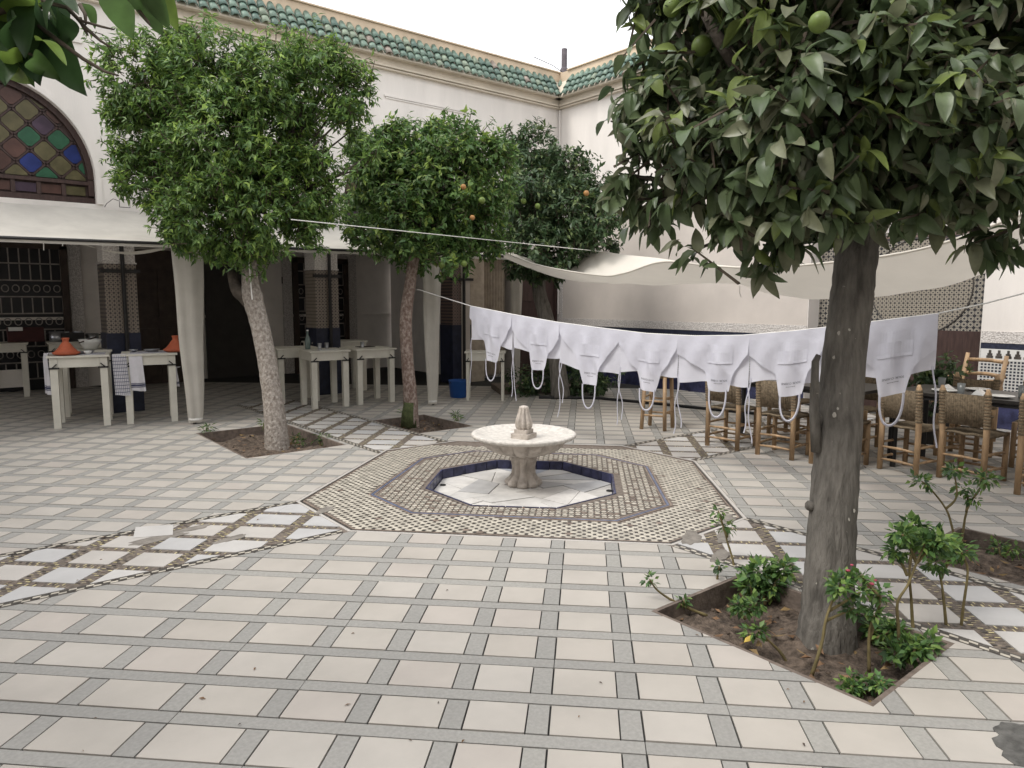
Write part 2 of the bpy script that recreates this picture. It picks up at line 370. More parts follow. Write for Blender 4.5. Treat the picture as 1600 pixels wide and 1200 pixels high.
# paths: white marble set between three-row mosaic bands, edged by a black and white border
def lerp(a, b, t): return (a[0]+(b[0]-a[0])*t, a[1]+(b[1]-a[1])*t)
for pi, P in enumerate(PATHS):
    x0, y0 = P[0]; x1, y1 = P[2]
    path = thing('mosaic_path', None, None); tag(path, kind='structure')
    horiz = (x1-x0) > (y1-y0)
    core = [rect(x0, y0+.073, x1, y1-.073) if horiz else rect(x0+.073, y0, x1-.073, y1)]
    full = subtract([P], OCT)
    g = MB()
    for p in full: g.prism(ccw(p), -.012, -.0055)
    g.build('mosaic_bedding', M_grout, path)
    slabs = []; tess = MB(); seen = 0
    for i in range(len(U)-1):
        for j in range(len(V)-1):
            q = [uv2c(U[i], V[j]), uv2c(U[i+1], V[j]), uv2c(U[i+1], V[j+1]), uv2c(U[i], V[j+1])]
            if not (x0-.5 < q[0][0] < x1+.5 and y0-.5 < q[0][1] < y1+.5): continue
            u0, u1 = U[i], U[i+1]-.092; v0, v1 = V[j]+.070, V[j+1]
            if v1-v0 < .05: continue
            h = [uv2c(u0, v0), uv2c(u1, v0), uv2c(u1, v1), uv2c(u0, v1)]
            ps = [h]; 
            for a_, b_, c_ in halfplanes(ccw(core[0])): ps = [clip(p, a_, b_, c_) for p in ps]
            ps = [p for p in ps if len(p) > 2 and area(p) > 1e-3]; ps = subtract(ps, OCT)
            if ps: slabs.append((sum(map(area, ps))*visible(np.mean(h, 0)), ps))
            def row(ua, va, ub, vb, n, mi):
                for k in range(n):
                    if random.random() < .05: continue
                    a0, a1 = k/n+.02, (k+1)/n-.05*random.uniform(.5, 2)
                    pts = [uv2c(ua+(ub-ua)*(a0 if e in (0, 3) else a1) if ub-ua > vb-va else (ua if e in (0, 3) else ub),
                                va+(vb-va)*(a0 if e in (0, 1) else a1) if vb-va > ub-ua else (va if e in (0, 1) else vb)) for e in range(4)]
                    c = np.mean(pts, 0)
                    if inside(c, ccw(core[0]), .012) and not inside(c, OCT, -.01):
                        tess.add([(p[0], p[1], -.0018+random.uniform(-.0006, .0006)) for p in pts], [(0, 1, 2, 3)], (2 if random.random() < .15 else (0 if (k+mi) % 2 else 1)))
            if seen < 150 or True:
                for k, mi in ((0, 0), (1, 1), (2, 0)):
                    row(U[i+1]-.089+k*.029, V[j], U[i+1]-.089+k*.029+.026, V[j+1], 11, mi)
                    if k < 2: row(U[i], V[j]+.004+k*.032, U[i+1]-.094, V[j]+.004+k*.032+.028, 11, (0, 1)[k])
    tess.build('mosaic_tesserae', [M_tess_dark, M_tess_yellow, M_tess_brown], path)['kind'] = 'stuff'
    slabs.sort(key=lambda t: -t[0])
    for n, (_, ps) in enumerate(slabs):
        t = MB()
        for p in ps: t.prism(ccw(p), -.010, random.uniform(-.001, .0015))
        t.build('marble_slab', random.choice(M_white_marble), path)
    bo = MB()
    L0, L1 = (x0, x1) if horiz else (y0, y1)
    for side in (0, 1):
        n = int((L1-L0)/.042)
        e0 = (y0 if horiz else x0) if side == 0 else (y1 if horiz else x1)
        sg = 1 if side == 0 else -1
        def pt(t, o): return (t, e0+sg*o) if horiz else (e0+sg*o, t)
        for k in range(n):
            t0 = L0+k*.042
            if inside(pt(t0+.02, .025), OCT, -.02): continue
            for rr in (0, 1):
                dark = (k+rr) % 2
                qs = [pt(t0+.001+rr*.01, .012+rr*.024), pt(t0+.040+rr*.01, .012+rr*.024), pt(t0+.046+rr*.01, .033+rr*.024), pt(t0+.007+rr*.01, .033+rr*.024)]
                if sg < 0: qs = qs[::-1]
                if not horiz: qs = qs[::-1]
                bo.add([(p[0], p[1], -.0008) for p in qs], [(0, 1, 2, 3)], 0 if dark else 1)
            for o0, o1 in ((.000, .010), (.060, .070)):
                qs = [pt(t0, o0), pt(t0+.041, o0), pt(t0+.041, o1), pt(t0, o1)]
                if sg < 0: qs = qs[::-1]
                if not horiz: qs = qs[::-1]
                bo.add([(p[0], p[1], -.0014) for p in qs], [(0, 1, 2, 3)], 0)
    bo.build('border_tesserae', [M_tess_dark, M_tess_cream], path)['kind'] = 'stuff'

# octagonal zellige carpet round the fountain
IN = [(.02+(x-.02)*.69, .03+(y-.03)*.69) for x, y in OCT]
carpet = thing('zellige_carpet', None, None); tag(carpet, kind='structure')
g = MB()
for p in subtract([OCT], POOL): g.prism(ccw(p), -.012, -.0055)
g.build('mosaic_bedding', M_grout, carpet)
def cell_oct(c, hu, hv, k):
    pts = []
    for a, b_ in ((-1+k, -1), (1-k, -1), (1, -1+k), (1, 1-k), (1-k, 1), (-1+k, 1), (-1, 1-k), (-1, -1+k)):
        u, v = c[0]+a*hu, c[1]+b_*hv; pts.append(uv2c(u, v))
    return pts
ou, inn = MB(), MB()
c0 = np.array([6.2, 0])
cen = ((0-CAM[0])*ud[0]+(0-CAM[1])*ud[1], (0-CAM[0])*vd[0]+(0-CAM[1])*vd[1])
def zl(): return -.002+random.uniform(-.0009, .0006)
pu, pv = .072, .062
for i in range(-34, 35):
    for j in range(-38, 39):
        u, v = cen[0]+i*pu+(j % 2)*pu/2, cen[1]+j*pv*.62; p = uv2c(u, v)
        if not inside(p, OCT, .07): continue
        if inside(p, IN, -.035): continue
        z = zl(); q = cell_oct((u, v), pu*.375, pv*.33, .42)
        ou.add([(a, b_, z) for a, b_ in q], [tuple(range(8))], 0 if random.random() > .01 else 2)
        q = [uv2c(u+pu*.5+a*.0185, v+b_*.0165) for a, b_ in ((-1.15, 0), (0, -1), (1.15, 0), (0, 1))]
        ou.add([(a, b_, z) for a, b_ in q], [(0, 1, 2, 3)], 1)
pu = pv = .049
for i in range(-34, 35):
    for j in range(-34, 35):
        u, v = cen[0]+i*pu, cen[1]+j*pv; p = uv2c(u, v)
        if not inside(p, IN, .045) or inside(p, POOL, -.05): continue
        z = zl(); q = cell_oct((u, v), pu*.40, pv*.40, .62)
        if True: inn.add([(a, b_, z) for a, b_ in q], [tuple(range(8))], 0 if random.random() > .07 else 2)
        if (i+j) % 2 == 0:
            inn.add([(*uv2c(u+a*.009, v+b_*.009), z+.0004) for a, b_ in ((-1, -1), (1, -1), (1, 1), (-1, 1))], [(0, 1, 2, 3)], 1 if (i % 2) else 2)
        q = [uv2c(u+pu*.5+a*.012, v+pv*.5+b_*.012) for a, b_ in ((-1, 0), (0, -1), (1, 0), (0, 1))]
        inn.add([(a, b_, z) for a, b_ in q], [(0, 1, 2, 3)], 1 if (i+j) % 2 else 2)
tag(ou.build('outer_tesserae', [M_tess_cream, M_tess_dark, M_tess_brown], carpet), kind='stuff')
tag(inn.build('inner_tesserae', [M_tess_cream, M_tess_dark, M_tess_brown], carpet), kind='stuff')
def ring(poly, o0, o1, z0, z1, mats_, name, par, n=1, gap=0.0):
    """bars along the inner side of a convex polygon"""
    made = []
    hp = halfplanes(poly)
    def off(o):
        out = []
        for i in range(len(poly)):
            a1, b1, c1 = hp[i-1]; a2, b2, c2 = hp[i]; d = a1*b2-a2*b1
            out.append((((c1-o)*b2-(c2-o)*b1)/d, (a1*(c2-o)-a2*(c1-o))/d))
        return out
    A, B = off(o0), off(o1); t = MB()
    for i in range(len(poly)):
        j = (i+1) % len(poly)
        for k in range(n):
            s0, s1 = k/n+gap, (k+1)/n-gap
            q = ccw([lerp(A[i], A[j], s0), lerp(A[i], A[j], s1), lerp(B[i], B[j], s1), lerp(B[i], B[j], s0)])
            mi = random.randrange(len(mats_)); t.prism(q, z0, z1, mi)
            if n > 1: made.append(t); t = MB()
    if n == 1: return t.build(name, mats_, par)
    for t in made: t.build(name, mats_, par)
ring(OCT, .004, .028, -.01, -.001, [M_white_marble[2]], 'edge_strip', carpet)
ring(OCT, .034, .046, -.01, -.0012, [M_tess_dark], 'edge_line', carpet)
ring(OCT, .052, .064, -.01, -.0012, [M_tess_brown], 'edge_line', carpet)
ring(IN, -.028, -.012, -.01, -.0012, [M_tess_brown], 'edge_line', carpet)
ring(IN, -.006, .012, -.01, -.0010, [M_tess_blue], 'edge_line', carpet)
ring(IN, .018, .030, -.01, -.0012, [M_tess_brown], 'edge_line', carpet)
# worn patches where the mosaic has been mended with cement
def blob_poly(c, rx, ry, n=40, rot=0.0):
    out = []
    for k in range(n):
        th = 2*math.pi*k/n; q = .92+.10*math.sin(3*th+rx*40)+.07*math.sin(7*th+ry*50)+random.uniform(-.05, .05); x, y = rx*q*math.cos(th), ry*q*math.sin(th)
        out.append((c[0]+x*math.cos(rot)-y*math.sin(rot), c[1]+x*math.sin(rot)+y*math.cos(rot)))
    return out
for (px, py), rx, ry, mt in (((507, 797), .12, .05, M_cement), ((1080, 840), .17, .07, M_cement), ((1135, 812), .16, .06, M_cement), ((1130, 838), .16, .05, M_cement),
                             ((245, 842), .20, .07, M_cement), ((300, 826), .14, .05, M_cement), ((360, 842), .13, .045, M_cement), ((1632, 1172), .17, .17, M_wetcement),
                             ((1590, 1150), .10, .07, M_wetcement), ((1125, 868), .14, .05, M_cement)):
    c = gp(px, py)
    t = MB().prism(blob_poly(c, rx, ry, rot=random.uniform(0, .6)), -.006, .0006+random.uniform(0, .0006)).build('cement_patch', mt, floor)
# a replacement slab laid askew in the left path
c4 = [gp(*p) for p in ((209, 842), (270, 819), (268, 838))]
q = ccw([tuple(gp(*p)[:2]) for p in ((208, 841), (212, 824), (271, 820), (270, 836))])
tag(MB().prism(q, -.006, .003).build('marble_slab', M_white_marble[0], floor), label='brighter square slab laid askew in the mended path')

# ------------------------------------------------------------------ sunken basin and fountain
PZ = -.085
basin = thing('fountain_basin', 'shallow sunken octagonal basin of grey marble slabs with blue rim around the fountain', 'basin', (0, 0, 0))
MB().prism(POOL, -.16, PZ-.012).build('slab_bedding', M_joint, basin)
def inset(poly, e):
    p = poly
    for a, b_, c in halfplanes(poly): p = clip(p, a, b_, c-e)
    return p
hpP = halfplanes(POOL); 
pool_in = inset(POOL, .014)
pieces = [pool_in]
for k in range(25):
    pieces.sort(key=area); p = pieces.pop(); c = np.mean(p, 0); 
    ex = np.ptp(np.array(p), axis=0); th = (0 if ex[0] > ex[1] else math.pi/2)+random.uniform(-.35, .35)+(math.pi/4 if random.random() < .4 else 0)
    a, b_ = math.cos(th), math.sin(th); cc = a*c[0]+b_*c[1]+random.uniform(-.04, .04)
    for q in (clip(p, a, b_, cc), clip(p, -a, -b_, -cc)):
        if area(q) > 1e-3: pieces.append(q)
M_slab = [mat('basin_slab_%d' % i, c, .5, .12, 6, .05, 80, spec=.4) for i, c in enumerate([(.52, .505, .48), (.58, .56, .53), (.42, .415, .41), (.47, .45, .42), (.30, .31, .34)])]
for p in pieces:
    p = inset(p, .0035)
    if area(p) > 1e-3: MB().prism(p, PZ-.01, PZ+random.uniform(-.003, .003)).build('marble_slab', random.choices(M_slab, [4, 4, 3, 3, 1])[0], basin)
ring(POOL, -.005, .010, PZ-.01, -.0005, [M_bluetile], 'rim_tile', basin, n=5, gap=.006)
for px, py in ((692, 758), (952, 767)):
    c = gp(px, py, PZ); MB().lathe([(.028, 0), (.028, .006), (.018, .008), (.018, .004)], 14, c=(c[0], c[1], PZ)).build('drain', M_iron, basin)

fo = thing('stone_fountain', 'weathered white stone fountain with round scalloped bowl on a fluted pedestal', 'fountain', (0, 0, PZ))
FX = gp(818, 757, PZ); fo.location = (FX[0], FX[1], PZ)
lob = lambda a, n=8: (lambda th, i: 1+a*(abs(math.cos(n*th/2))-.6))
MB().lathe([(.150, 0), (.158, .02), (.150, .05), (.120, .075), (.100, .11), (.096, .17), (.105, .225), (.118, .255), (.122, .265)], 64, fn=lambda th, i: 1+.34*(abs(math.cos(4*th))**.7-.65)*(1 if 0 < i < 7 else .5)).build('pedestal', M_foun, fo, True)
MB().lathe([(.118, .262), (.128, .268), (.128, .282), (.116, .288)], 40).build('collar', M_foun, fo, True)
MB().lathe([(.116, .285), (.15, .288), (.215, .300), (.285, .324), (.338, .356), (.368, .392), (.380, .424), (.383, .444)], 192, fn=lambda th, i: 1+(.17*(abs(math.cos(8*th))**.35-.85)*(.3, .8, 1, 1, 1, .7, .15, 0)[i]), close=False).build('bowl_underside', M_foun, fo, True)
rim = lambda th, i: 1+.016*(abs(math.sin(20*th))-.5)*(1 if 2 <= i <= 5 else 0)
MB().lathe([(.383, .438), (.42, .440), (.458, .446), (.474, .458), (.476, .474), (.464, .486), (.440, .484), (.40, .466), (.32, .448), (.20, .438), (.10, .436), (.001, .436)], 160, fn=rim, close=False).build('bowl', M_foun_in, fo, True)
fin = thing('finial', None, None); fin.parent = fo
MB().box((0, 0, .452), (.172, .172, .056), R(20)).box((0, 0, .498), (.128, .128, .040), R(20)).build('stepped_base', M_foun, fin)
MB().lathe([(.054, .515), (.066, .54), (.069, .575), (.062, .61), (.050, .655), (.040, .695), (.043, .71), (.038, .726), (.012, .732)], 48, fn=lambda th, i: 1+.42*(abs(math.cos(4*th))-.6)*(1 if i < 6 else .3)).build('fluted_top', M_foun, fin, True)

# ------------------------------------------------------------------ planting beds
bed_txt = ['square planting bed with bare soil round the big tree in the right foreground', 'square planting bed with dry litter under the left whitewashed tree',
           'square planting bed with dark soil under the tree behind the fountain', 'planting bed with shrubs at the right edge beside the mosaic path']
BEDT = []
for bi, (bd, tx) in enumerate(zip(BEDS, bed_txt)):
    x0, y0, x1, y1 = bd; bt = thing('planting_bed', tx, 'planting bed', ((x0+x1)/2, (y0+y1)/2, 0), group='planting beds in the courtyard'); BEDT.append(bt)
    cx, cy = (x0+x1)/2, (y0+y1)/2; n = 22; vs, fs = [], []
    for i in range(n+1):
        for j in range(n+1):
            x, y = -((x1-x0)/2)+(x1-x0)*i/n, -((y1-y0)/2)+(y1-y0)*j/n
            vs.append((x, y, -.11+.035*math.sin(x*9+bi)*math.cos(y*7)+random.uniform(-.012, .014)))
    fs = [(i*(n+1)+j, (i+1)*(n+1)+j, (i+1)*(n+1)+j+1, i*(n+1)+j+1) for i in range(n) for j in range(n)]
    tag(MB().add(vs, fs).build('soil', M_soil, bt, True), kind='stuff')
    hx, hy = (x1-x0)/2, (y1-y0)/2; t = .022
    for c, d in (((0, hy-t/2, -.09), (2*hx, t, .176)), ((0, -hy+t/2, -.09), (2*hx, t, .176)), ((hx-t/2, 0, -.09), (t, 2*hy-2*t, .176)), ((-hx+t/2, 0, -.09), (t, 2*hy-2*t, .176))):
        MB().box(c, d).build('curb', M_curb, bt)
    t = MB()
    for k in range(100):
        x, y = random.uniform(-hx+.04, hx-.04), random.uniform(-hy+.04, hy-.04); a = random.uniform(0, 6.3); s = random.uniform(.012, .032)
        if random.random() < .45: t.sphere((x, y, -.088), s*.45, 6, 2, .7)
        else:
            t.add([(x+s*math.cos(a+e)*w_, y+s*math.sin(a+e)*w_, -.075+random.uniform(-.01, .014)) for e, w_ in ((0, 1.3), (1.57, .5), (3.14, 1.3), (4.71, .5))], [(0, 1, 2, 3)], random.choice([0, 0, 1]))
    tag(t.build('leaf_litter', [M_drybrown, M_dry, M_soil], bt), kind='stuff')

# ------------------------------------------------------------------ walls of the riad
YL, XR = 6.5, 6.4
lw = thing('courtyard_wall', 'long white upper wall with stained glass arches above the canvas awning', 'wall', (0, YL, 0))
WIN = [(-3.3, 1.2), (2.7, 1.17)]; SP, SILL, ZT, ZB = 3.2, 2.87, 5.5, 2.45
def wall_with_arches(x0, x1):
    t = MB(); xs = [x0]
    for xc, r in WIN: xs += [xc-r, xc+r]
    xs.append(x1)
    for k in range(0, len(xs), 2):
        t.add([(xs[k], 0, ZB), (xs[k+1], 0, ZB), (xs[k+1], 0, ZT), (xs[k], 0, ZT)], [(0, 1, 2, 3)])
    for xc, r in WIN:
        t.add([(xc-r, 0, ZB), (xc+r, 0, ZB), (xc+r, 0, SILL), (xc-r, 0, SILL)], [(0, 1, 2, 3)])
        pts = [(xc-r, SILL)] + [(xc-r*math.cos(math.pi*k/28), SP+r*math.sin(math.pi*k/28)) for k in range(29)] + [(xc+r, SILL)]
        for (a, za), (b_, zb) in zip(pts[1:-2], pts[2:-1]): t.add([(a, 0, za), (b_, 0, zb), (b_, 0, ZT), (a, 0, ZT)], [(0, 1, 2, 3)])
        for (a, za), (b_, zb) in zip(pts, pts[1:]+pts[:1]): t.add([(a, 0, za), (a, .11, za), (b_, .11, zb), (b_, 0, zb)], [(0, 1, 2, 3)])
    t.box(((x0+x1)/2, .26, ZB+.05), (x1-x0, .50, .10))                       # soffit of the beam
    return t
wall_with_arches(-9, XR).build('plaster_face', M_plaster, lw)
MB().box(((-9+XR)/2, .36, 4.0), (9+XR, .1, 3.0)).build('wall_core', M_plaster, lw)
# raised plaster borders round the arches
for xc, r in WIN:
    t = MB(); n = 30
    for k in range(n):
        a0, a1 = math.pi*k/n, math.pi*(k+1)/n
        t.add([(xc-(r+.004)*math.cos(a0), -.022, SP+(r+.004)*math.sin(a0)), (xc-(r+.004)*math.cos(a1), -.022, SP+(r+.004)*math.sin(a1)),
               (xc-(r+.07)*math.cos(a1), -.022, SP+(r+.07)*math.sin(a1)), (xc-(r+.07)*math.cos(a0), -.022, SP+(r+.07)*math.sin(a0)),
               (xc-(r+.07)*math.cos(a1), .002, SP+(r+.07)*math.sin(a1)), (xc-(r+.07)*math.cos(a0), .002, SP+(r+.07)*math.sin(a0))], [(3, 2, 1, 0), (5, 4, 2, 3)])
    for sx in (-1, 1): t.box((xc+sx*(r+.037), -.010, (SILL+SP)/2), (.066, .024, SP-SILL))
    t.build('arch_border', M_plaster, lw)
# stained glass lunettes: wooden lattice with a coloured pane in every lozenge
def lunette(xc, r, label):
    w = thing('arched_window', None, None, (xc, .10, 0)); w.parent = lw
    t = MB(); prof = [(-r, SILL), (r, SILL)] + [(r*math.cos(math.pi*k/28), SP+r*math.sin(math.pi*k/28)) for k in range(29)]
    t.add([(x, .05, z) for x, z in prof], [tuple(range(len(prof)))]); t.build('backing_board', M_wood_red, w)
    fr = MB(); n = 28; ri = r-.075
    for k in range(n):
        a0, a1 = math.pi*k/n, math.pi*(k+1)/n
        p = [(-q*math.cos(a), y, SP+q*math.sin(a)) for y in (-.015,) for a, q in ((a0, ri), (a1, ri), (a1, r-.003), (a0, r-.003))]
        p += [(-ri*math.cos(a), .05, SP+ri*math.sin(a)) for a in (a0, a1)]
        fr.add(p, [(0, 1, 2, 3), (0, 4, 5, 1)])
    zb = SILL+.085
    fr.box((0, .015, SILL+.042), (2*r-.01, .06, .08)); fr.box((0, .015, zb+.19), (2*r-.02, .055, .045))
    for sx in (-1, 1): fr.box((sx*(r-.04), .015, (SILL+SP)/2+.05), (.07, .056, SP-SILL-.12))
    fr.build('frame', M_wood_red, w)
    # lower row of oblong panes
    n = 8; dx = (2*r-.16)/n; bars = MB()
    for k in range(n):
        x = -r+.08+dx*(k+.5)
        MB().box((x, .034, zb+.085), (dx-.055, .014, .115)).build('pane', G_glass[['green', 'brown', 'plum', 'brown', 'olive', 'plum', 'brown', 'olive'][(k+5) % 8]], w)
        if k: bars.box((x-dx/2, .022, zb+.085), (.05, .04, .162))
    # lozenges
    step = .165; base = zb+.215
    arch = ccw([((ri-.02)*math.cos(math.pi*k/24), SP+(ri-.02)*math.sin(math.pi*k/24)) for k in range(25)] + [(-(ri-.02), base+.015), (ri-.02, base+.015)])
    wr_ = random.Random(5); keys = ['olive', 'brown', 'plum', 'green', 'blue', 'brown', 'olive', 'plum']; cnt = 0
    for j in range(-1, 9):
        for i in range(-8, 9):
            if (i+j) % 2: continue
            cx, cz = i*step, base+.02+step*.5*0+j*step
            h, k = step*.86, .16
            q = [(cx+h*(1-k), cz-h*k), (cx+h*(1-k), cz+h*k), (cx+h*k, cz+h*(1-k)), (cx-h*k, cz+h*(1-k)), (cx-h*(1-k), cz+h*k), (cx-h*(1-k), cz-h*k), (cx-h*k, cz-h*(1-k)), (cx+h*k, cz-h*(1-k))]
            for a_, b_, c_ in halfplanes(arch):
                q = clip(q, a_, b_, c_)
                if len(q) < 3: break
            if area(q) < 3e-3: continue
            cnt += 1; col = wr_.choice(['green', 'blue', 'olive', 'olive', 'plum', 'plum', 'brown', 'brown']); q = ccw(q)
            MB().add([(x, .034, z) for x, z in q] + [(x, .05, z) for x, z in q], [tuple(range(len(q)))] + [(e, len(q)+e, len(q)+(e+1) % len(q), (e+1) % len(q)) for e in range(len(q))]).build('pane', G_glass[col], w)
    # diagonal lattice bars
    for sg in (1, -1):
        for d in range(-9, 22):
            # line z - base = sg*(x) + (2d+1)*step/2*... through the lozenge borders
            c = (2*d+1)*step; pts = []
            for s_ in np.linspace(-2*r, 2*r, 400):
                z = base+.02+sg*s_+c
                if inside((s_, z), arch, -.015): pts.append((s_, z))
            if len(pts) > 6: bars.beam((pts[0][0], .040, pts[0][1]), (pts[-1][0], .040, pts[-1][1]), .020, .020, up=(0, 1, 0))
    bars.build('lattice_bars', M_wood_red, w)
    return w
for xc, r in WIN: lunette(xc, r, '')
# cornice, tiles, parapet (left wall runs along X, right wall along Y)
MB().box(((-9+XR)/2, -.035, 5.60), (9+XR+.0, .07, .19)).build('cornice', M_cornice, lw)
MB().box(((-9+XR)/2, -.055, 5.525), (9+XR+.0, .11, .03)).box(((-9+XR)/2, -.042, 5.485), (9+XR, .084, .02)).build('cornice_moulding', M_cornice, lw)
MB().box(((-9+XR+.3)/2, .16, 6.0), (9+XR+.3, .32, .40)).build('parapet', M_cream, lw)
MB().box(((-9+XR+.3)/2, .15, 6.212), (9+XR+.3, .37, .022)).build('coping', M_cream, lw)
MB().box(((3.2), -.012, 5.066), (1.75, .024, .035)).box((3.2, -.008, 5.03), (1.70, .016, .02)).build('moulding_strip', M_plaster, lw)
MB().box((-2.4, -.012, 4.95), (.5, .024, .035)).build('moulding_strip', M_plaster, lw)
def barrel_tile(L=.20, r0=.050, r1=.070, n=7, th=.013):
    t = MB(); vs = []
    for (y, r, z) in ((0, r1, 0), (L, r0, .0)):
        for k in range(n): a = math.pi*k/(n-1); vs.append((-r*math.cos(a), y, z+r*.8*math.sin(a)))
        for k in range(n): a = math.pi*k/(n-1); vs.append((-(r-th)*math.cos(a), y, z+(r-th)*.8*math.sin(a)))
    q = 2*n; fs = []
    for k in range(n-1):
        fs += [(k, k+1, q+k+1, q+k), (n+k+1, n+k, q+n+k, q+n+k+1), (k+1, k, n+k, n+k+1), (q+k, q+k+1, q+n+k+1, q+n+k)]
    return t.add(vs, fs)
tile_me = []
for i, g_ in enumerate(G_tiles): tile_me.append(barrel_tile().mesh('roof_tile', [g_], True))
slope = math.atan2(.128, .076)-.10
under = MB()
def roof_tiles(par, n, place, rz, cap):
    made = 0; rest = MB()
    for k in range(n):
        for c in range(3):
            yy = -.245+c*.076; zz = 5.665+c*.128
            x, y = place(k, yy); mi = random.choices(range(5), [5, 4, 4, 2, .6])[0]
            if made < cap:
                o = link('roof_tile', tile_me[mi], par, (x, y, zz+random.uniform(-.006, .006)))
                o.rotation_euler = (slope+random.uniform(-.05, .05), random.uniform(-.07, .07), rz+random.uniform(-.05, .05)); o.rotation_mode = 'XYZ'
            made += 1
# under-tiles: a sloping bed with channels
MB().add([(-9, -.21, 5.665), (XR-.02, -.21, 5.665), (XR-.02, 0.0, 6.02), (-9, 0.0, 6.02), (-9, -.21, 5.645), (XR-.02, -.21, 5.645), (XR-.02, 0, 5.645), (-9, 0, 5.645)],
         [(0, 1, 2, 3), (4, 5, 1, 0), (7, 6, 5, 4)]).build('tile_bed', M_cornice, lw)
roof_tiles(lw, 58, lambda k, yy: (6.16-k*.148, yy), 0, 200)
# lower parts of the left wall beside the corner
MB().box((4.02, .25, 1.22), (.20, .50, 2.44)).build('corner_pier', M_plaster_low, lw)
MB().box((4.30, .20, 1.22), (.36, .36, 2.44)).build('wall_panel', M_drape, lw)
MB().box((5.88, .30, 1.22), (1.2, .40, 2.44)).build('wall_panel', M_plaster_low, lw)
dr = thing('wooden_door', None, None, (5.82, .04, 0)); dr.parent = lw
MB().box((0, .03, 1.06), (1.02, .06, 2.12)).build('door_leaf', M_wood_red, dr)
for x in (-.25, .25):
    for z, h in ((.45, .6), (1.15, .55), (1.78, .42)): MB().box((x, -.012, z), (.36, .02, h)).build('door_panel', M_wood_red, dr)
for x, z, w_, h in ((-.54, 1.09, .07, 2.18), (.54, 1.09, .05, 2.18), (0, 2.19, 1.15, .07)): MB().box((x, -.01, z), (w_, .10, h)).build('door_frame', M_wood_red, dr)
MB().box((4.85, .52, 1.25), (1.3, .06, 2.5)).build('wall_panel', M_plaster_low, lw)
# striped drape in the last bay
t = MB(); n = 60
for k in range(n):
    x0, x1 = 4.50+.60*k/n, 4.50+.60*(k+1)/n
    y0, y1 = .18+.03*math.sin(k*.9), .18+.03*math.sin((k+1)*.9)
    t.add([(x0, y0, .1), (x1, y1, .1), (x1, y1, 2.46), (x0, y0, 2.46)], [(0, 1, 2, 3)])
o = t.build('drape', M_drape, None, True, (0, YL, 0)); tag(o, 'pleated beige drape hanging beside the brown door in the far corner', 'curtain')

# columns of the gallery
for ci, (x, tx) in enumerate(((-1.87, 'zellige column behind the pair of tables with the tagines'), (1.2, 'zellige column behind the middle group of white tables'), (3.93, 'reddish zellige column with dark blue foot beside the beige drape'))):
    c = thing('tiled_column', tx, 'column', (x, YL+.22, 0), group='tiled columns carrying the gallery')
    MB().box((0, 0, .56), (.43, .43, 1.12)).build('blue_dado', mat('dark_blue_dado', (.022, .026, .048), .35, .3, 8), c)
    MB().box((0, 0, 1.60), (.41, .41, .96)).build('tiled_shaft', Z_column if ci < 2 else Z_red, c)
    MB().box((0, 0, 2.09), (.43, .43, .02)).box((0, 0, 2.28), (.40, .40, .36)).build('carved_capital', M_carved if ci < 2 else Z_red, c)
    MB().tube([(.03, -.25, 0), (.03, -.25, 2.5)], .028, 8).build('iron_post', M_iron, c)
    MB().box((0, -.235, 1.98), (.50, .04, .05)).build('iron_bar', M_iron, c)

# gallery room behind
gw = thing('gallery_wall', 'shadowy back wall of the gallery with lattice doors and dark wooden panels', 'wall', (0, 10.3, 0))
M_gal = mat('gallery_plaster', (.74, .70, .65), .9, .08, 2, .05, 60)
MB().box((-2.0, .1, 1.5), (14, .2, 3.0)).build('plaster_face', M_gal, gw)
MB().box((-2.0, -1.85, 2.72), (14, 3.9, .1)).build('gallery_ceiling', M_gal, gw)
MB().box((4.6, -1.75, 1.35), (.2, 3.3, 2.7)).build('side_wall', M_gal, gw)
def lattice_door(x0, x1, zt, name='lattice_door'):
    d = thing(name, None, None, ((x0+x1)/2, -.03, 0)); d.parent = gw; w = x1-x0
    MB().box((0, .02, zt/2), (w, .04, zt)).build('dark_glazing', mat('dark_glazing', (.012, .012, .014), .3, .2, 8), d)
    for x in (-w/2-.05, w/2+.05): MB().box((x, -.02, zt/2), (.11, .10, zt+.1)).build('door_frame', M_wood_dark, d)
    MB().box((0, -.02, zt+.05), (w+.2, .10, .11)).build('door_frame', M_wood_dark, d)
    M_gr = mat('worn_grille', (.30, .27, .245), .6, .2, 9)
    g = MB(); z = .2
    while z < zt:
        g.box((0, -.02, z), (w, .03, .022))
        nb = max(4, int(w/.14))
        for k in range(nb+1): g.box((-w/2+w*k/nb, -.02, min(z+.14, zt)), (.018, .025, .26))
        z += .29
        if z < zt-.3:
            g.box((0, -.02, z), (w, .03, .022))
            for k in range(nb):
                cx = -w/2+w*(k+.5)/nb; ring_ = [(cx+.05*math.cos(a), -.02, z+.14+.06*math.sin(a)) for a in np.linspace(0, 2*math.pi, 11)]
                g.tube(ring_, .009, 5, cap=False)
            z += .28
    g.build('turned_grille', M_gr, d)
    cb = MB()
    for x in (-w/2-.22, w/2+.22): cb.box((x, .0, (zt+.45)/2), (.20, .05, zt+.45))
    cb.box((0, .0, zt+.30), (w+.24, .05, .30)); cb.build('carved_border', M_carved, d)
pA, pB = onY(-40, 400, 10.3), onY(97, 390, 10.3)
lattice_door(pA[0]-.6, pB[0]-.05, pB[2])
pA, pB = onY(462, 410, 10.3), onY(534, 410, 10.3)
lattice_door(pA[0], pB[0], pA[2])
pA, pB = onY(216, 400, 10.0), onY(292, 400, 10.0)
t = MB(); w = pB[0]-pA[0]+.2
cp = thing('wooden_panel_door', None, None, ((pA[0]+pB[0])/2, -.25, 0)); cp.parent = gw
MB().box((0, 0, 1.25), (w, .10, 2.5)).build('door_leaf', M_wood_dark, cp)
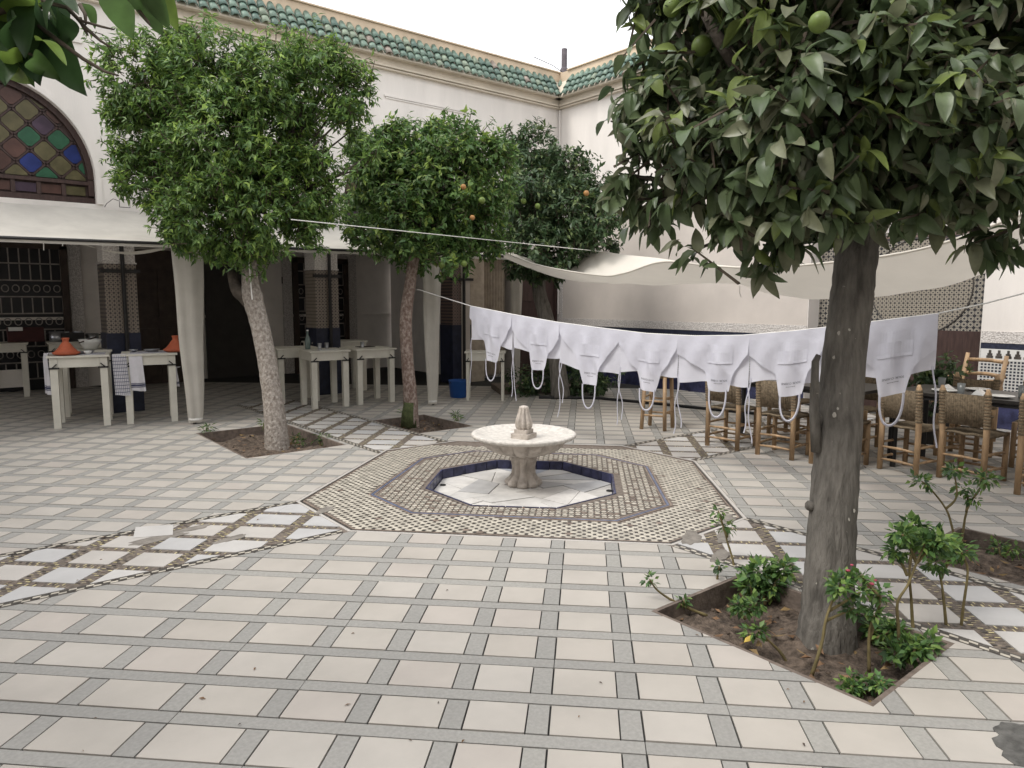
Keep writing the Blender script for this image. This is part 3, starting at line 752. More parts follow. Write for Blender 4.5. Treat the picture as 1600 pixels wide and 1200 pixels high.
for k in range(3):
    for z in (.6, 1.7): MB().box((-w/2+w*(k+.5)/3, -.06, z), (w/3-.1, .03, .9)).build('door_panel', M_wood_dark, cp)
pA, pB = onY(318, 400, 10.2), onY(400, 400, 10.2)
MB().box(((pA[0]+pB[0])/2, -.02, 1.2), (pB[0]-pA[0], .05, 2.4)).build('doorway_shade_board', mat('doorway_painted_shade', (.06, .055, .05), .8, .1, 5), gw)  # flat board over the plaster; the shade of an opening is put into its colour
pA = onY(117, 497, 10.3); MB().box((-2, -.02, pA[2]), (14, .03, .05)).build('dado_rail', M_gal, gw)
pA = onY(130, 437, 10.3); 
for px in (115, 444): pA = onY(px, 438, 10.3); MB().box((pA[0], -.03, pA[2]), (.12, .04, .14)).build('switch_box', M_iron, gw)

# right wall with carved frieze, zellige wainscot, blue foot and niche
rw = thing('courtyard_wall', 'right wall with carved frieze, checkered wainscot and tall zellige niche', 'wall', (XR, 0, 0))
Y1, Y0 = YL-.001, .90
def faceX(y0, y1, z0, z1, x0=0.0, th=.3): return MB().box((x0+th/2, (y0+y1)/2, (z0+z1)/2), (th, y1-y0, z1-z0))
faceX(-9, Y1, 3.3, 5.5).build('plaster_face', M_plaster, rw)
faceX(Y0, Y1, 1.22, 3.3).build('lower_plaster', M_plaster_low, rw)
faceX(-9, -1.45, 1.22, 3.3).build('lower_plaster', M_plaster, rw)
for y0, y1 in ((Y0, Y1), (-9, -1.45)):
    faceX(y0, y1, 1.075, 1.22, -.012, .31).build('carved_frieze', M_carved, rw)
    faceX(y0, y1, 1.0, 1.075, -.006, .30).build('border_tiles', mat('dark_border_tiles', (.03, .034, .055), .3, .3, 30), rw)
    faceX(y0, y1, .27, 1.0, -.004, .30).build('wainscot', Z_check, rw)
    faceX(y0, y1, -.02, .27, -.016, .31).build('blue_foot', M_bluetile, rw)
faceX(Y1-.17, Y1, 1.22, 2.6, -.010, .02).build('carved_frieze', M_carved, rw)
# row of dark merlon shaped tiles along the top of the right wainscot
t = MB()
for k in range(10):
    y = -1.56-k*.10
    for w_, z0, z1 in ((.075, .885, .915), (.055, .915, .945), (.028, .945, .985)): t.box((-.006, y, (z0+z1)/2), (.006, w_, z1-z0))
faceX(-2.7, -1.46, .86, 1.0, -.0055, .004).build('white_tile_band', M_china, rw); t.build('merlon_tiles', M_tess_dark, rw)
# niche
NX = .32
faceX(-1.45, Y0, 1.2, 2.56, NX, .1).build('niche_zellige', Z_niche, rw)
faceX(-1.45, Y0, 2.44, 2.52, NX-.004, .1).build('niche_border', Z_red, rw)
faceX(-1.45, Y0, 2.56, 3.3, NX-.006, .1).build('carved_panel', M_carved, rw)
faceX(-1.45, Y0, -.05, 1.2, NX-.02, .1).build('wooden_dado', M_wood_red, rw)
for y0, y1 in ((Y0-.012, Y0), (-1.45, -1.438)): faceX(y0, y1, 0, 3.3, .004, NX+.09).build('niche_jamb', M_plaster, rw)
cy, cz, cr = -.55, 1.80, .66
t = MB(); pts = [(NX-.006, cy+cr*math.cos(a), cz+cr*math.sin(a)) for a in np.linspace(0, 2*math.pi, 49)]
t.add([(NX-.004, cy, cz)] + [(NX-.004, cy+cr*math.cos(a), cz+cr*math.sin(a)) for a in np.linspace(0, 2*math.pi, 49)[:-1]], [(0, 1+(k+1) % 48, 1+k) for k in range(48)]); t.build('zellige_disc', Z_disc, rw)
MB().tube(pts, .009, 6, cap=False).build('disc_rim', M_tess_dark, rw)
LWY = lambda a, b: (b, a)
MB().box((-.035, (Y1-9)/2-.04, 5.60), (.07, Y1+9-.08, .19)).build('cornice', M_cornice, rw)
MB().box((-.055, (Y1-9)/2-.06, 5.525), (.11, Y1+9-.12, .03)).box((-.042, (Y1-9)/2-.05, 5.485), (.084, Y1+9-.10, .02)).build('cornice_moulding', M_cornice, rw)
MB().box((.16, (Y1-9)/2, 6.0), (.32, Y1+9, .398)).build('parapet', M_cream, rw)
MB().box((.15, (Y1-9)/2-.1, 6.211), (.37, Y1+9-.3, .022)).build('coping', M_cream, rw)
MB().add([(-.21, -9, 5.665), (-.21, Y1-.02, 5.665), (0, Y1-.02, 6.02), (0, -9, 6.02), (-.21, -9, 5.645), (-.21, Y1-.02, 5.645), (0, Y1-.02, 5.645), (0, -9, 5.645)],
         [(3, 2, 1, 0), (0, 1, 5, 4), (4, 5, 6, 7)]).build('tile_bed', M_cornice, rw)
roof_tiles(rw, 34, lambda k, yy: (yy, 6.12-k*.148), R(-90), 110)
MB().box((-.02, 6.46, 5.88), (.05, .05, .12)).lathe([(.06, 0), (.05, .05), (.012, .12)], 8, c=(-.03, 6.44, 5.93)).build('corner_finial', G_tiles[1], rw)
MB().tube([(-.03, YL-.06, 1.3), (-.03, YL-.06, 5.45)], .016, 8).build('corner_pipe', M_plaster, rw)
p = onY(884, 112, 6.7)
ch = thing('flue_pipe', 'dark stub of a flue pipe on the roof corner', 'pipe', (p[0], 6.75, 6.2))
MB().lathe([(.085, 0), (.085, .22), (.062, .24), (.062, .62), (.05, .62), (.05, .5)], 12).build('pipe', mat('sooty_metal', (.10, .09, .10), .8, .3, 9), ch)
MB().tube([(-1.1, -.3, .16), (-.6, -.3, .10), (0, -.1, .06)], .008, 5).build('cable', M_black, ch)

for nm, c, d in (('wall', (-7.6, -.5, 3.1), (.3, 16, 6.2)), ('wall', (-.6, -7.6, 3.1), (14, .3, 6.2))):
    tag(MB().box(c, d).build(nm, M_plaster), kind='structure')
# ------------------------------------------------------------------ awning, curtains
def fy(x): return 4.62-.155*x
def awn_pt(s, tt):
    """s along the wall, tt from wall 0 to front edge 1"""
    x = -7.5+s*12.1; y0 = YL-.03; y1 = fy(x); z0, z1 = 2.80, 2.275
    sag = .06*math.sin(math.pi*tt)+.012*math.sin(9*x+4*tt)*math.sin(math.pi*tt)
    return (x, y0+(y1-y0)*tt, z0+(z1-z0)*tt-sag)
aw = thing('canvas_awning', 'long off white canvas awning sloping from the wall over the gallery front', 'awning', (0, 0, 0))
t = MB(); ns, nt_ = 90, 10
vs = [awn_pt(i/ns, j/nt_) for i in range(ns+1) for j in range(nt_+1)]
fs = [(i*(nt_+1)+j, i*(nt_+1)+j+1, (i+1)*(nt_+1)+j+1, (i+1)*(nt_+1)+j) for i in range(ns) for j in range(nt_)]
t.add(vs, fs).build('canopy', M_canvas, aw, True)
hm = MB()
for i in range(ns):
    a, b_ = awn_pt(i/ns, 1), awn_pt((i+1)/ns, 1)
    hm.add([a, b_, (b_[0], b_[1]+.01, b_[2]-.05), (a[0], a[1]+.01, a[2]-.05)], [(0, 1, 2, 3)])
hm.build('valance', M_canvas, aw, True)
MB().tube([awn_pt(i/20, 1.0) for i in range(21)], .02, 6).build('front_bar', M_iron, aw)
for s_ in (.08, .503, .777):
    p = awn_pt(s_, .985); MB().tube([(p[0], p[1]+.05, 0), (p[0], p[1]+.05, p[2])], .022, 8).build('post', M_iron, aw)
def tied_curtain(base, top_w, bot_w, top_z, label, ang=-8.8):
    c = thing('tied_curtain', label, 'curtain', (base[0], base[1], 0), R(ang), 'canvas curtains tied to the awning posts')
    t = MB(); n, mz = 24, 14
    for j in range(mz+1):
        z = top_z*j/mz
        k = j/mz; w = bot_w+(top_w-bot_w)*min(1, k**.75*1.02)
        for i in range(n+1):
            s_ = i/n; th = 2*math.pi*s_
            x = w/2*math.cos(th); y = (.045+.02*k)*math.sin(th)*(1+.25*math.sin(5*th+j*.2))
            t.v.append((x+.006*math.sin(j*.7), y, z+.02))
    t.f = [(j*(n+1)+i, j*(n+1)+i+1, (j+1)*(n+1)+i+1, (j+1)*(n+1)+i) for j in range(mz) for i in range(n)]; t.m = [0]*len(t.f)
    t.build('cloth', M_curtain, c, True)
    MB().lathe([(bot_w/2*.95, .05), (bot_w/2*1.0, .065), (bot_w/2*.95, .08)], 16, close=False).build('tie', M_rope, c)
    return c
c1 = gp(306, 662); tied_curtain(c1, .37, .17, 2.22, 'tied canvas curtain beside the right hand tagine table')
c2 = gp(676, 633); tied_curtain(c2, .31, .145, 2.16, 'tied canvas curtain between the two tree trunks')
c3 = gp(806, 603); tied_curtain(c3, .26, .12, 2.2, 'tied canvas curtain far back beside the pleated drape')
p0, p1 = onY(95, 373, 5.6), onY(300, 382, 4.9)
# rope ends and the wire lamp bracket above the awning
for px, l_ in ((67, .13), (97, .08)):
    p = at(px, 374, 8.6); tag(MB().tube([p, p+np.array([.004, 0, -l_*.5]), p+np.array([0, 0, -l_])], .006, 5).build('cord_end', M_rope), 'short white cord dangling from the awning edge, '+('longer of the two' if px == 67 else 'shorter of the two'), 'cord', 'cords dangling from the awning')
br = thing('wire_bracket', 'empty wire lamp bracket standing on the awning near the arched window', 'bracket', tuple(onY(195, 324, 6.35)))
for w_, h0, h1, sk in ((.13, 0, .10, .0), (.11, .10, .16, .01)):
    MB().tube([(-w_/2, 0, h0), (-w_/2+sk, -.02, h1), (w_/2+sk, -.02, h1), (w_/2, 0, h0), (-w_/2, 0, h0)], .005, 5).build('wire_loop', M_iron, br)
MB().tube([(-.07, 0, .08), (-.14, -.02, .10), (-.22, -.02, .03), (-.25, -.02, -.02)], .0045, 5).build('cable', M_iron, br)

# clear plastic sheet sagging under the awning by the first column
t = MB(); n = 14; A, B = onY(130, 378, 5.3), onY(262, 386, 5.0)
vs = [(A[0]+(B[0]-A[0])*i/n, A[1]+(B[1]-A[1])*i/n+.5*j/4, A[2]+(B[2]-A[2])*i/n-.02-.10*math.sin(math.pi*i/n)*(1-.3*j/4)+.03*j/4) for i in range(n+1) for j in range(5)]
fs = [(i*5+j, i*5+j+1, (i+1)*5+j+1, (i+1)*5+j) for i in range(n) for j in range(4)]
tag(t.add(vs, fs).build('canvas_flap', M_canvas, None, True), 'loose grey flap of canvas sagging under the awning front', 'canvas flap')

# ------------------------------------------------------------------ white work tables under the awning
def prep_table(c, w, d, h, rz, label, leg=.085):
    t = thing('work_table', label, 'table', (c[0], c[1], 0), rz, 'white work tables under the awning')
    MB().box((0, 0, h-.012), (w+.05, d+.05, .024)).build('tabletop', M_table_white, t)
    for sx in (-1, 1):
        for sy in (-1, 1):
            MB().box((sx*(w-leg)/2, sy*(d-leg)/2, (h-.03)/2), (leg, leg, h-.03), 0, 0, .9).build('leg', M_table_white, t)
    for sy in (-1, 1): MB().box((0, sy*(d-.03)/2, h-.085), (w-2*leg-.004, .025, .12)).build('apron_board', M_table_white, t)
    for sx in (-1, 1): MB().box((sx*(w-.03)/2, 0, h-.085), (.025, d-2*leg-.004, .12)).build('apron_board', M_table_white, t)
    for sx in (-1, 1):
        f = MB().box((sx*(w/2-leg/2-.004), -d/2-.006, h-.152), (leg+.03, .012, .02)).beam((sx*(w/2-leg*.9), -d/2-.006, h-.10), (sx*(w/2-leg*.35), -d/2-.006, h-.145), .012, .018, up=(0, 1, 0))
        f.build('corner_bracket', M_iron, t)
    return t
H1 = .90
prep_table((-2.52, 5.78), .62, .58, H1, R(-12), 'white table with a terracotta tagine at its left end and a checked towel')
prep_table((-1.76, 5.58), .60, .58, H1, R(-12), 'white table with a terracotta tagine at its right end and a striped towel')
prep_table((-2.32, 6.72), .60, .5, H1, R(-10), 'white table holding a white bowl, hidden behind the two tagine tables')
prep_table((-3.05, 9.62), .62, .62, .88, R(-6), 'far left white table deep in the shadow before the lattice door')
prep_table((-2.0, 9.45), .9, .55, .88, R(-4), 'white table with pans along the back wall of the gallery')
prep_table((.59, 5.38), .56, .60, .85, R(-6), 'nearest table of the middle group with a glass bottle on it')
prep_table((1.32, 5.36), .62, .60, .85, R(-3), 'right hand table of the middle group beside the tree trunk')
prep_table((.45, 6.15), .62, .55, .85, R(-8), 'table behind the bottle table in the middle group')
prep_table((1.5, 6.9), .95, .5, .88, R(-4), 'long white table at the back of the middle group')
prep_table((2.92, 4.42), .60, .34, .78, R(-40), 'small white table with thin legs behind the leftmost apron', .045)

def tagine(loc, label):
    t = thing('tagine', label, 'tagine', loc, 0, 'terracotta tagines on the white tables')
    MB().lathe([(.10, 0), (.145, .018), (.155, .035), (.148, .04)], 28).build('dish', M_terracotta, t, True)
    MB().lathe([(.142, .038), (.125, .05), (.085, .095), (.052, .145), (.034, .165), (.036, .19), (.044, .205), (.040, .215), (.01, .217)], 28).build('lid', M_terracotta, t, True)
tagine((*onY(104, 556, 5.62)[:2], H1+.002), 'terracotta tagine on the left end of the left front table')
tagine((*onY(275, 552, 5.42)[:2], H1+.002), 'terracotta tagine on the right end of the right front table beside the tied curtain')
def bowl(loc, r, h, mt, name, label, cat='bowl', group=None):
    return tag(MB().lathe([(r*.45, 0), (r*.55, .004), (r*.85, h*.6), (r, h), (r*.94, h), (r*.8, h*.6), (r*.4, .014), (.001, .012)], 24, close=False).build(name, mt, None, True, loc), label, cat, group)
z = H1+.003
bowl((-2.27, 6.62, z), .145, .14, M_china, 'bowl', 'tall white bowl with a dark spoon behind the two front tables')
sp_ = at(243, 540, 9.9); tag(MB().tube([(-2.42, 6.5, z+.10), (-2.2, 6.58, z+.17)], .010, 6).build('spoon', M_wood_dark), 'dark wooden spoon resting across the white bowl', 'spoon')
for k, (x, y, r, l_) in enumerate(((-2.53, 5.72, .075, 'small steel dish just right of the left tagine'), (-2.40, 5.85, .06, 'small steel dish in the middle of the left front table'), (-1.72, 5.6, .10, 'wide steel plate in the middle of the right front table'), (-1.92, 5.7, .055, 'small steel dish near the striped towel'))):
    bowl((x, y, z), r, .035, M_steel, 'dish', l_, 'dish', 'steel dishes on the front tables')
bowl((-2.46, 5.60, z), .05, .045, M_china, 'cup', 'small white cup beside the steel dishes', 'cup')
# folded place cloths on the tables
for x, y, w_, l_ in ((-2.5, 5.76, .52, 'blue striped cloth spread on the left front table'), (-1.75, 5.58, .46, 'blue striped cloth spread on the right front table')):
    c = thing('place_cloth', l_, 'cloth', (x, y, H1+.001), R(-12), 'cloths spread on the front tables')
    MB().box((0, 0, 0), (w_, .40, .003)).build('cloth', M_towel, c)
    t = MB()
    for k in range(7): t.box((0, -.17+.055*k, .0018), (w_, .012, .001))
    t.build('stripes', M_ink_blue, c)
def towel(px, py0, py1, Y, w, check, label, rz=R(-12)):
    a = onY(px, py0, Y); b_ = onY(px, py1, Y-.02); L = a[2]-b_[2]
    c = thing('tea_towel', label, 'towel', (a[0], a[1], a[2]), rz, 'tea towels hanging from the white tables')
    t = MB(); n, m_ = 8, 14
    for j in range(m_+1):
        for i in range(n+1):
            s_ = i/n-.5; k = j/m_
            t.v.append((s_*w*(1+.10*k)+.02*k, -.012-.018*math.sin(s_*9+1)*k-.012*math.sin(math.pi*min(1, k*6)/2), -L*k-(.02*(s_+.5) if j == m_ else 0)))
    t.f = [(j*(n+1)+i, (j+1)*(n+1)+i, (j+1)*(n+1)+i+1, j*(n+1)+i+1) for j in range(m_) for i in range(n)]; t.m = [0]*len(t.f)
    top = MB().box((0, .06, .004), (w, .15, .008)); top.build('folded_end', M_towel, c)
    t.build('cloth', M_towel, c, True)
    s_ = MB()
    def P(u, k): 
        return (u*w*(1+.10*k)+.02*k, -.0165-.018*math.sin(u*9+1)*k-.012*math.sin(math.pi*min(1, k*6)/2), -L*k)
    if check:
        for q in range(8):
            u = -.44+.125*q
            for j in range(12): s_.add([P(u, j/12), P(u, (j+1)/12), P(u+.022, (j+1)/12), P(u+.022, j/12)], [(0, 1, 2, 3)])
        for q in range(11):
            k = .05+.088*q
            for i in range(8): u0 = -.5+i/8; s_.add([P(u0, k), P(u0, k+.014), P(u0+.125, k+.014), P(u0+.125, k)], [(0, 1, 2, 3)])
    else:
        for k0, k1 in ((.80, .82), (.835, .885), (.90, .92)):
            for i in range(8): u0 = -.5+i/8; s_.add([P(u0, k0), P(u0, k1), P(u0+.125, k1), P(u0+.125, k0)], [(0, 1, 2, 3)])
    s_.build('woven_lines', M_ink_blue, c)
towel(186, 555, 617, 5.36, .155, True, 'checked white tea towel over the right end of the left front table')
towel(211, 554, 610, 5.33, .150, False, 'white tea towel with grey band over the left end of the right table')
towel(73, 553, 615, 5.72, .10, False, 'narrow white towel over the left edge of the left front table', R(-70))
towel(274, 575, 602, 5.42, .05, False, 'small pale cloth corner behind the right leg of the right front table', R(-30))
# clutter along the back wall
zb = .885
for k, (px, py, w_, h_, mt, nm, l_, ct) in enumerate(((24, 514, .19, .06, M_china, 'paper_box', 'white label box on the shadowy far left table', 'box'), (90, 528, .24, .16, M_steel, 'cooking_pot', 'dull steel pot at the left end of the back row', 'pot'),
        (112, 528, .34, .15, M_iron, 'gas_stove', 'dark stove standing on the long back table', 'stove'), (144, 525, .2, .12, M_steel, 'cooking_pan', 'shiny steel pan on the back table right of the stove', 'pan'))):
    p = onY(px, py, 9.45)
    if nm in ('paper_box',): tag(MB().box((0, 0, h_/2), (w_, .12, h_)).build(nm, mt, None, False, (p[0], p[1], p[2]-.03)), l_, ct)
    elif nm == 'gas_stove':
        s_ = thing(nm, l_, ct, (p[0], p[1], zb)); MB().box((0, 0, .07), (w_, .3, .14)).build('body', mt, s_)
        for x in (-.1, .1): MB().lathe([(.07, .14), (.07, .16), (.05, .16)], 12, c=(x, 0, 0)).build('burner', M_steel, s_)
    else:
        s_ = thing(nm, l_, ct, (p[0], p[1], zb)); MB().lathe([(w_*.45, 0), (w_*.5, .01), (w_*.5, h_), (w_*.47, h_), (w_*.46, .02), (.001, .02)], 20, close=False).build('body', mt, s_, True)
        for sx in (-1, 1): MB().tube([(sx*w_*.48, -.03, h_*.75), (sx*w_*.62, -.03, h_*.78), (sx*w_*.62, .03, h_*.78), (sx*w_*.48, .03, h_*.75)], .008, 6).build('handle', M_iron, s_)
p = onY(40, 522, 9.6); tag(MB().box((0, 0, .12), (.5, .2, .24)).build('storage_crate', mat('dark_red_crate', (.06, .02, .02), .7, .2, 8), None, False, (p[0], 9.6, .885)), 'dark crate of kitchen things on the far left table', 'crate')
p = gp(18, 660); 
shelf = thing('low_shelf', 'pale low board under the far left table', 'shelf', (-3.05, 9.75, 0)); MB().box((0, .2, .25), (.6, .02, .30)).build('board', M_gal, shelf)
# middle group: bottle and glasses
def bottle(loc, label, h=.27):
    b_ = thing('glass_bottle', label, 'bottle', loc); MB().lathe([(.036, 0), (.04, .01), (.04, h*.58), (.016, h*.8), (.015, h)], 18).build('body', M_glass, b_, True); MB().lathe([(.017, h), (.017, h+.02)], 12).build('cap', M_china, b_)
bottle((.42, 5.55, .853), 'clear glass water bottle on the nearest table of the middle group')
for x, y, l_ in ((.55, 5.42, 'dark drinking glass right of the water bottle'), (.70, 5.5, 'dark drinking glass near the middle of the bottle table'), (1.25, 5.4, 'dark drinking glass on the table beside the tree trunk')):
    tag(MB().lathe([(.026, 0), (.032, .09), (.029, .09), (.024, .008), (.001, .008)], 14, close=False).build('drinking_glass', M_steel, None, True, (x, y, .853)), l_, 'glass', 'glasses on the middle tables')
for x, y, l_ in ((.55, 5.2, 'flat sheet of paper on the front edge of the bottle table'), (1.35, 5.5, 'flat tray on the table beside the tree trunk')):
    tag(MB().box((0, 0, .004), (.26, .18, .008)).build('tray', M_china if x < 1 else M_wood_dark, None, False, (x, y, .853)), l_, 'tray')
p = gp(725, 622)
bk = thing('plastic_bucket', 'blue plastic bucket on the floor behind the small white table', 'bucket', (p[0], p[1]+.15, 0))
MB().lathe([(.13, 0), (.14, .01), (.165, .27), (.172, .275), (.172, .285), (.158, .285), (.128, .02), (.001, .02)], 28, close=False).build('body', M_bluebucket, bk, True)
MB().tube([(.168*math.cos(a), .168*math.sin(a)*.2-.10*math.sin(a), .27-.1*math.sin(a)) for a in np.linspace(0, math.pi, 12)], .005, 5).build('handle', M_iron, bk)

# ------------------------------------------------------------------ dining tables and chairs on the right
def dining_table(c, w, L, label):
    t = thing('dining_table', label, 'table', (c[0], c[1], 0), 0, 'dark dining tables')
    MB().box((0, 0, .735), (w, L, .03)).build('tabletop', M_table_top, t)
    for sx in (-1, 1):
        for sy in (-1, 1): MB().tube([(sx*(w/2-.03), sy*(L/2-.03), 0), (sx*(w/2-.03), sy*(L/2-.03), .72)], .026, 10).build('leg', M_iron, t)
    for sx in (-1, 1): MB().box((sx*(w/2-.03), 0, .70), (.025, L-.10, .035)).build('rail', M_iron, t)
    return t
dining_table((3.13, -.79), .76, 1.76, 'dark dining table with a free front leg left of the near tree trunk')
dining_table((3.52, -2.72), .76, 1.9, 'dark dining table laid with plates right of the near tree trunk')
dining_table((3.60, -4.75), .76, 1.9, 'dark dining table running out of view at the right edge')

def chair_master():
    c = thing('rush_chair', '', 'chair', (0, 0, 0), 0, 'rustic wooden chairs round the dining tables')
    w, d = .37, .36
    for sx in (-1, 1):
        x = sx*w/2
        MB().tube([(x, -d/2, 0), (x, -d/2, .42), (x*1.02, -d/2-.035, .80), (x*1.02, -d/2-.037, .815), (x*1.02, -d/2-.039, .83), (x*1.02, -d/2-.04, .85)], [.025, .026, .026, .025, .018, .014], 10).build('back_post', M_wood_chair, c, True)
        MB().tube([(x, d/2, 0), (x, d/2, .44)], .024, 10).build('front_leg', M_wood_chair, c, True)
        t = MB()
        for z in (.12, .26): t.tube([(x, -d/2, z), (x, 0, z+.006), (x, d/2, z)], [.010, .014, .010], 7)
        t.build('side_rung', M_wood_chair, c, True)
        t = MB(); z0 = .50
        for k in range(11): z = z0+.028*k; y = -d/2-.035*(z-.42)/.38; t.lathe([(.028, 0), (.034, .012), (.028, .024)], 9, c=(x*1.01, y, z), close=False)
        t.build('rope_binding', M_reed, c, True)
    for y, nm in ((-d/2, 'back_rung'), (d/2, 'front_rung')):
        t = MB()
        for z in (.10, .22): t.tube([(-w/2, y, z), (0, y, z+.006), (w/2, y, z)], [.010, .014, .010], 7)
        t.build(nm, M_wood_chair, c, True)
    st = MB(); n = 18
    for k in range(n):                                                     # rush seat: strands wound over the rails
        y = -d/2+d*(k+.5)/n; st.tube([(-w/2-.02, y, .425), (-w/4, y, .438), (0, y, .428), (w/4, y, .438), (w/2+.02, y, .425)], .013, 6)
    st.build('seat', M_reed, c, True)
    bk_ = MB(); n = 17
    for k in range(n):
        x = -w/2+.02+(w-.04)*(k+.5)/n; q = random.uniform(-.003, .003)
        bk_.tube([(x, -d/2-.010+q, .51), (x, -d/2-.022+q, .65), (x, -d/2-.034+q, .785)], .0125, 6)
    bk_.build('backrest', M_reed, c, True)
    return c
ch0 = chair_master()
chairs = [(2.80, -.24, -88, 'chair at the near left corner of the dining tables, half behind an apron loop'), (2.83, -.84, -86, 'second near side chair from the left, just left of the big trunk'),
          (2.86, -1.42, -90, 'chair mostly hidden behind the big trunk'), (3.12, -1.98, -104, 'chair seen back on through the neck loop of the last apron'),
          (3.22, -2.46, -98, 'chair with its woven back fully in view right of the last apron'), (3.14, -3.06, -84, 'chair cut off by the right edge of the picture'),
          (3.86, -.35, 88, 'far side chair across the table behind the leftmost seated places'), (3.82, -1.10, 93, 'far side chair across the table behind the big trunk'),
          (4.22, -2.05, 88, 'far side chair facing the fully visible woven back'), (4.25, -2.7, 95, 'far side chair near the armchair'), (4.22, -3.35, 90, 'far side chair at the right edge of the picture')]
first = True
for x, y, a, l_ in chairs:
    if first: ch0.location = (x, y, 0); ch0.rotation_euler = (0, 0, R(a)); ch0['label'] = l_; first = False
    else: copy_thing(ch0, (x, y, 0), R(a), l_)
# backless stool left of the table leg
sl = thing('tall_stool', 'tall wooden stool with round woven seat left of the dining table', 'stool', (3.02, .98, 0), R(20))
for sx in (-1, 1):
    for sy in (-1, 1): MB().tube([(sx*.15, sy*.15, 0), (sx*.125, sy*.125, .66)], .024, 9).build('leg', M_wood_chair, sl, True)
for z in (.18, .36):
    for sx in (-1, 1):
        MB().tube([(sx*.145, -.145, z), (sx*.145, .145, z)], .012, 7).build('rung', M_wood_chair, sl, True); MB().tube([(-.145, sx*.145, z+.04), (.145, sx*.145, z+.04)], .012, 7).build('rung', M_wood_chair, sl, True)
MB().lathe([(.17, .645), (.19, .665), (.185, .69), (.10, .70), (.001, .70)], 24, close=False).build('seat', M_reed, sl, True)
# pale wooden armchair by the niche
p = onX(1530, 560, 5.35)
ac = thing('wooden_armchair', 'pale wooden armchair with curved arms by the zellige niche', 'armchair', (5.3, -1.62, 0), R(62))
for sx in (-1, 1):
    MB().tube([(sx*.27, -.24, 0), (sx*.27, -.24, .45), (sx*.27, -.33, .98)], [.024, .026, .022], 8).build('back_post', M_wood_chair, ac, True)
    MB().tube([(sx*.29, .26, 0), (sx*.29, .26, .66)], .024, 8).build('front_leg', M_wood_chair, ac, True)
    MB().tube([(sx*.28, -.28, .70), (sx*.31, 0, .70), (sx*.31, .28, .685), (sx*.30, .33, .67)], .028, 8, ell=.7).build('arm', M_wood_chair, ac, True)
for z in (.60, .74, .90): MB().tube([(-.27, -.27-.12*(z-.45)/.67, z), (0, -.30-.12*(z-.45)/.67, z+.01), (.27, -.27-.12*(z-.45)/.67, z)], .022, 8).build('back_slat', M_wood_chair, ac, True)
MB().box((0, 0, .44), (.58, .54, .05)).build('seat', M_wood_chair, ac)
for z in (.18,): MB().box((0, .26, z), (.54, .025, .03)).build('front_rung', M_wood_chair, ac)
# table ware
zt = .7515
def plate(x, y, r, l_): tag(MB().lathe([(r*.55, 0), (r*.6, .004), (r, .016), (r*.98, .02), (r*.58, .008), (.001, .008)], 24, close=False).build('plate', M_china, None, True, (x, y, zt)), l_, 'plate', 'white plates on the dining tables')
plate(3.38, -2.14, .115, 'white plate between the last apron and the next chair'); plate(3.32, -2.62, .10, 'white plate beside the glasses on the right table')
plate(3.62, -2.86, .115, 'white plate on the far side of the right table'); plate(3.30, -3.05, .11, 'white plate near the right edge of the picture'); plate(3.28, -1.0, .11, 'white plate on the table behind the trunk')
plate(3.72, -2.3, .11, 'white plate on the far side behind the woven back')
for x, y, l_ in ((3.55, -2.10, 'folded napkin on the table right of the last apron'), (3.45, -2.9, 'folded napkin beside the plate at the right'), (3.40, -2.42, 'folded napkin standing between two plates')):
    tag(MB().add([(-.07, -.05, 0), (.07, -.05, 0), (.06, .05, 0), (-.06, .05, 0), (-.05, 0, .055), (.05, .01, .05)], [(0, 1, 5, 4), (3, 4, 5, 2), (0, 4, 3), (1, 2, 5)]).build('napkin', M_china, None, False, (x, y, zt)), l_, 'napkin', 'napkins on the dining tables')
for x, y, l_ in ((3.30, -2.30, 'clear tumbler left of the fully visible woven back'), (3.5, -2.72, 'clear tumbler right of the fully visible woven back'), (3.68, -2.0, 'clear tumbler behind the last apron tie'), (3.2, -2.84, 'clear tumbler nearest the right edge')):
    tag(MB().lathe([(.027, 0), (.034, .10), (.031, .10), (.025, .008), (.001, .008)], 16, close=False).build('tumbler', mat('cloudy_glass', (.30, .32, .32), .1, .05, 5, spec=.6, transl=.5), None, True, (x, y, zt)), l_, 'glass', 'tumblers on the dining tables')
# black hose across the floor
hp = [gp(842, 623), gp(934, 624), gp(1020, 632), gp(1108, 641), gp(1250, 655)]
tag(MB().tube([(p[0], p[1], .022) for p in hp], .022, 8).build('hose', M_black), 'straight black hose lying across the floor from the shrub bed to the tables', 'hose')

# ------------------------------------------------------------------ clothesline and aprons
TL = at(652, 452, 9.55)
def plan(px): return 8.29/(1+.953*(px-800)/F)
line_px = [(735, 478), (800, 491), (868, 503), (935, 512), (1010, 521), (1085, 525), (1160, 524), (1240, 517), (1320, 508), (1400, 498), (1465, 490), (1540, 474), (1612, 455), (1760, 415)]
LP = [TL] + [at(px, py, plan(px)) for px, py in line_px]
tag(MB().tube(LP, .006, 6).build('clothesline', M_rope), 'sagging clothesline carrying a row of white aprons across the courtyard', 'clothesline')
LPa = np.array(LP); cum = np.concatenate([[0], np.cumsum(np.linalg.norm(np.diff(LPa, axis=0), axis=1))])
def on_line(s): return np.array([np.interp(s, cum, LPa[:, k]) for k in range(3)])
def s_of(px):
    best = min(np.linspace(0, cum[-1], 900), key=lambda s: abs((800+F*((on_line(s)-CAM)@_r2)/((on_line(s)-CAM)@_fw))-px)); return best
fc = bpy.data.curves.new('print', 'FONT'); fc.body = 'SOUK CUISINE'; fc.size = .030; fc.align_x = 'CENTER'; fc.align_y = 'CENTER'; fc.resolution_u = 2
ft = bpy.data.objects.new('print', fc); COL.objects.link(ft); bpy.context.view_layer.update()
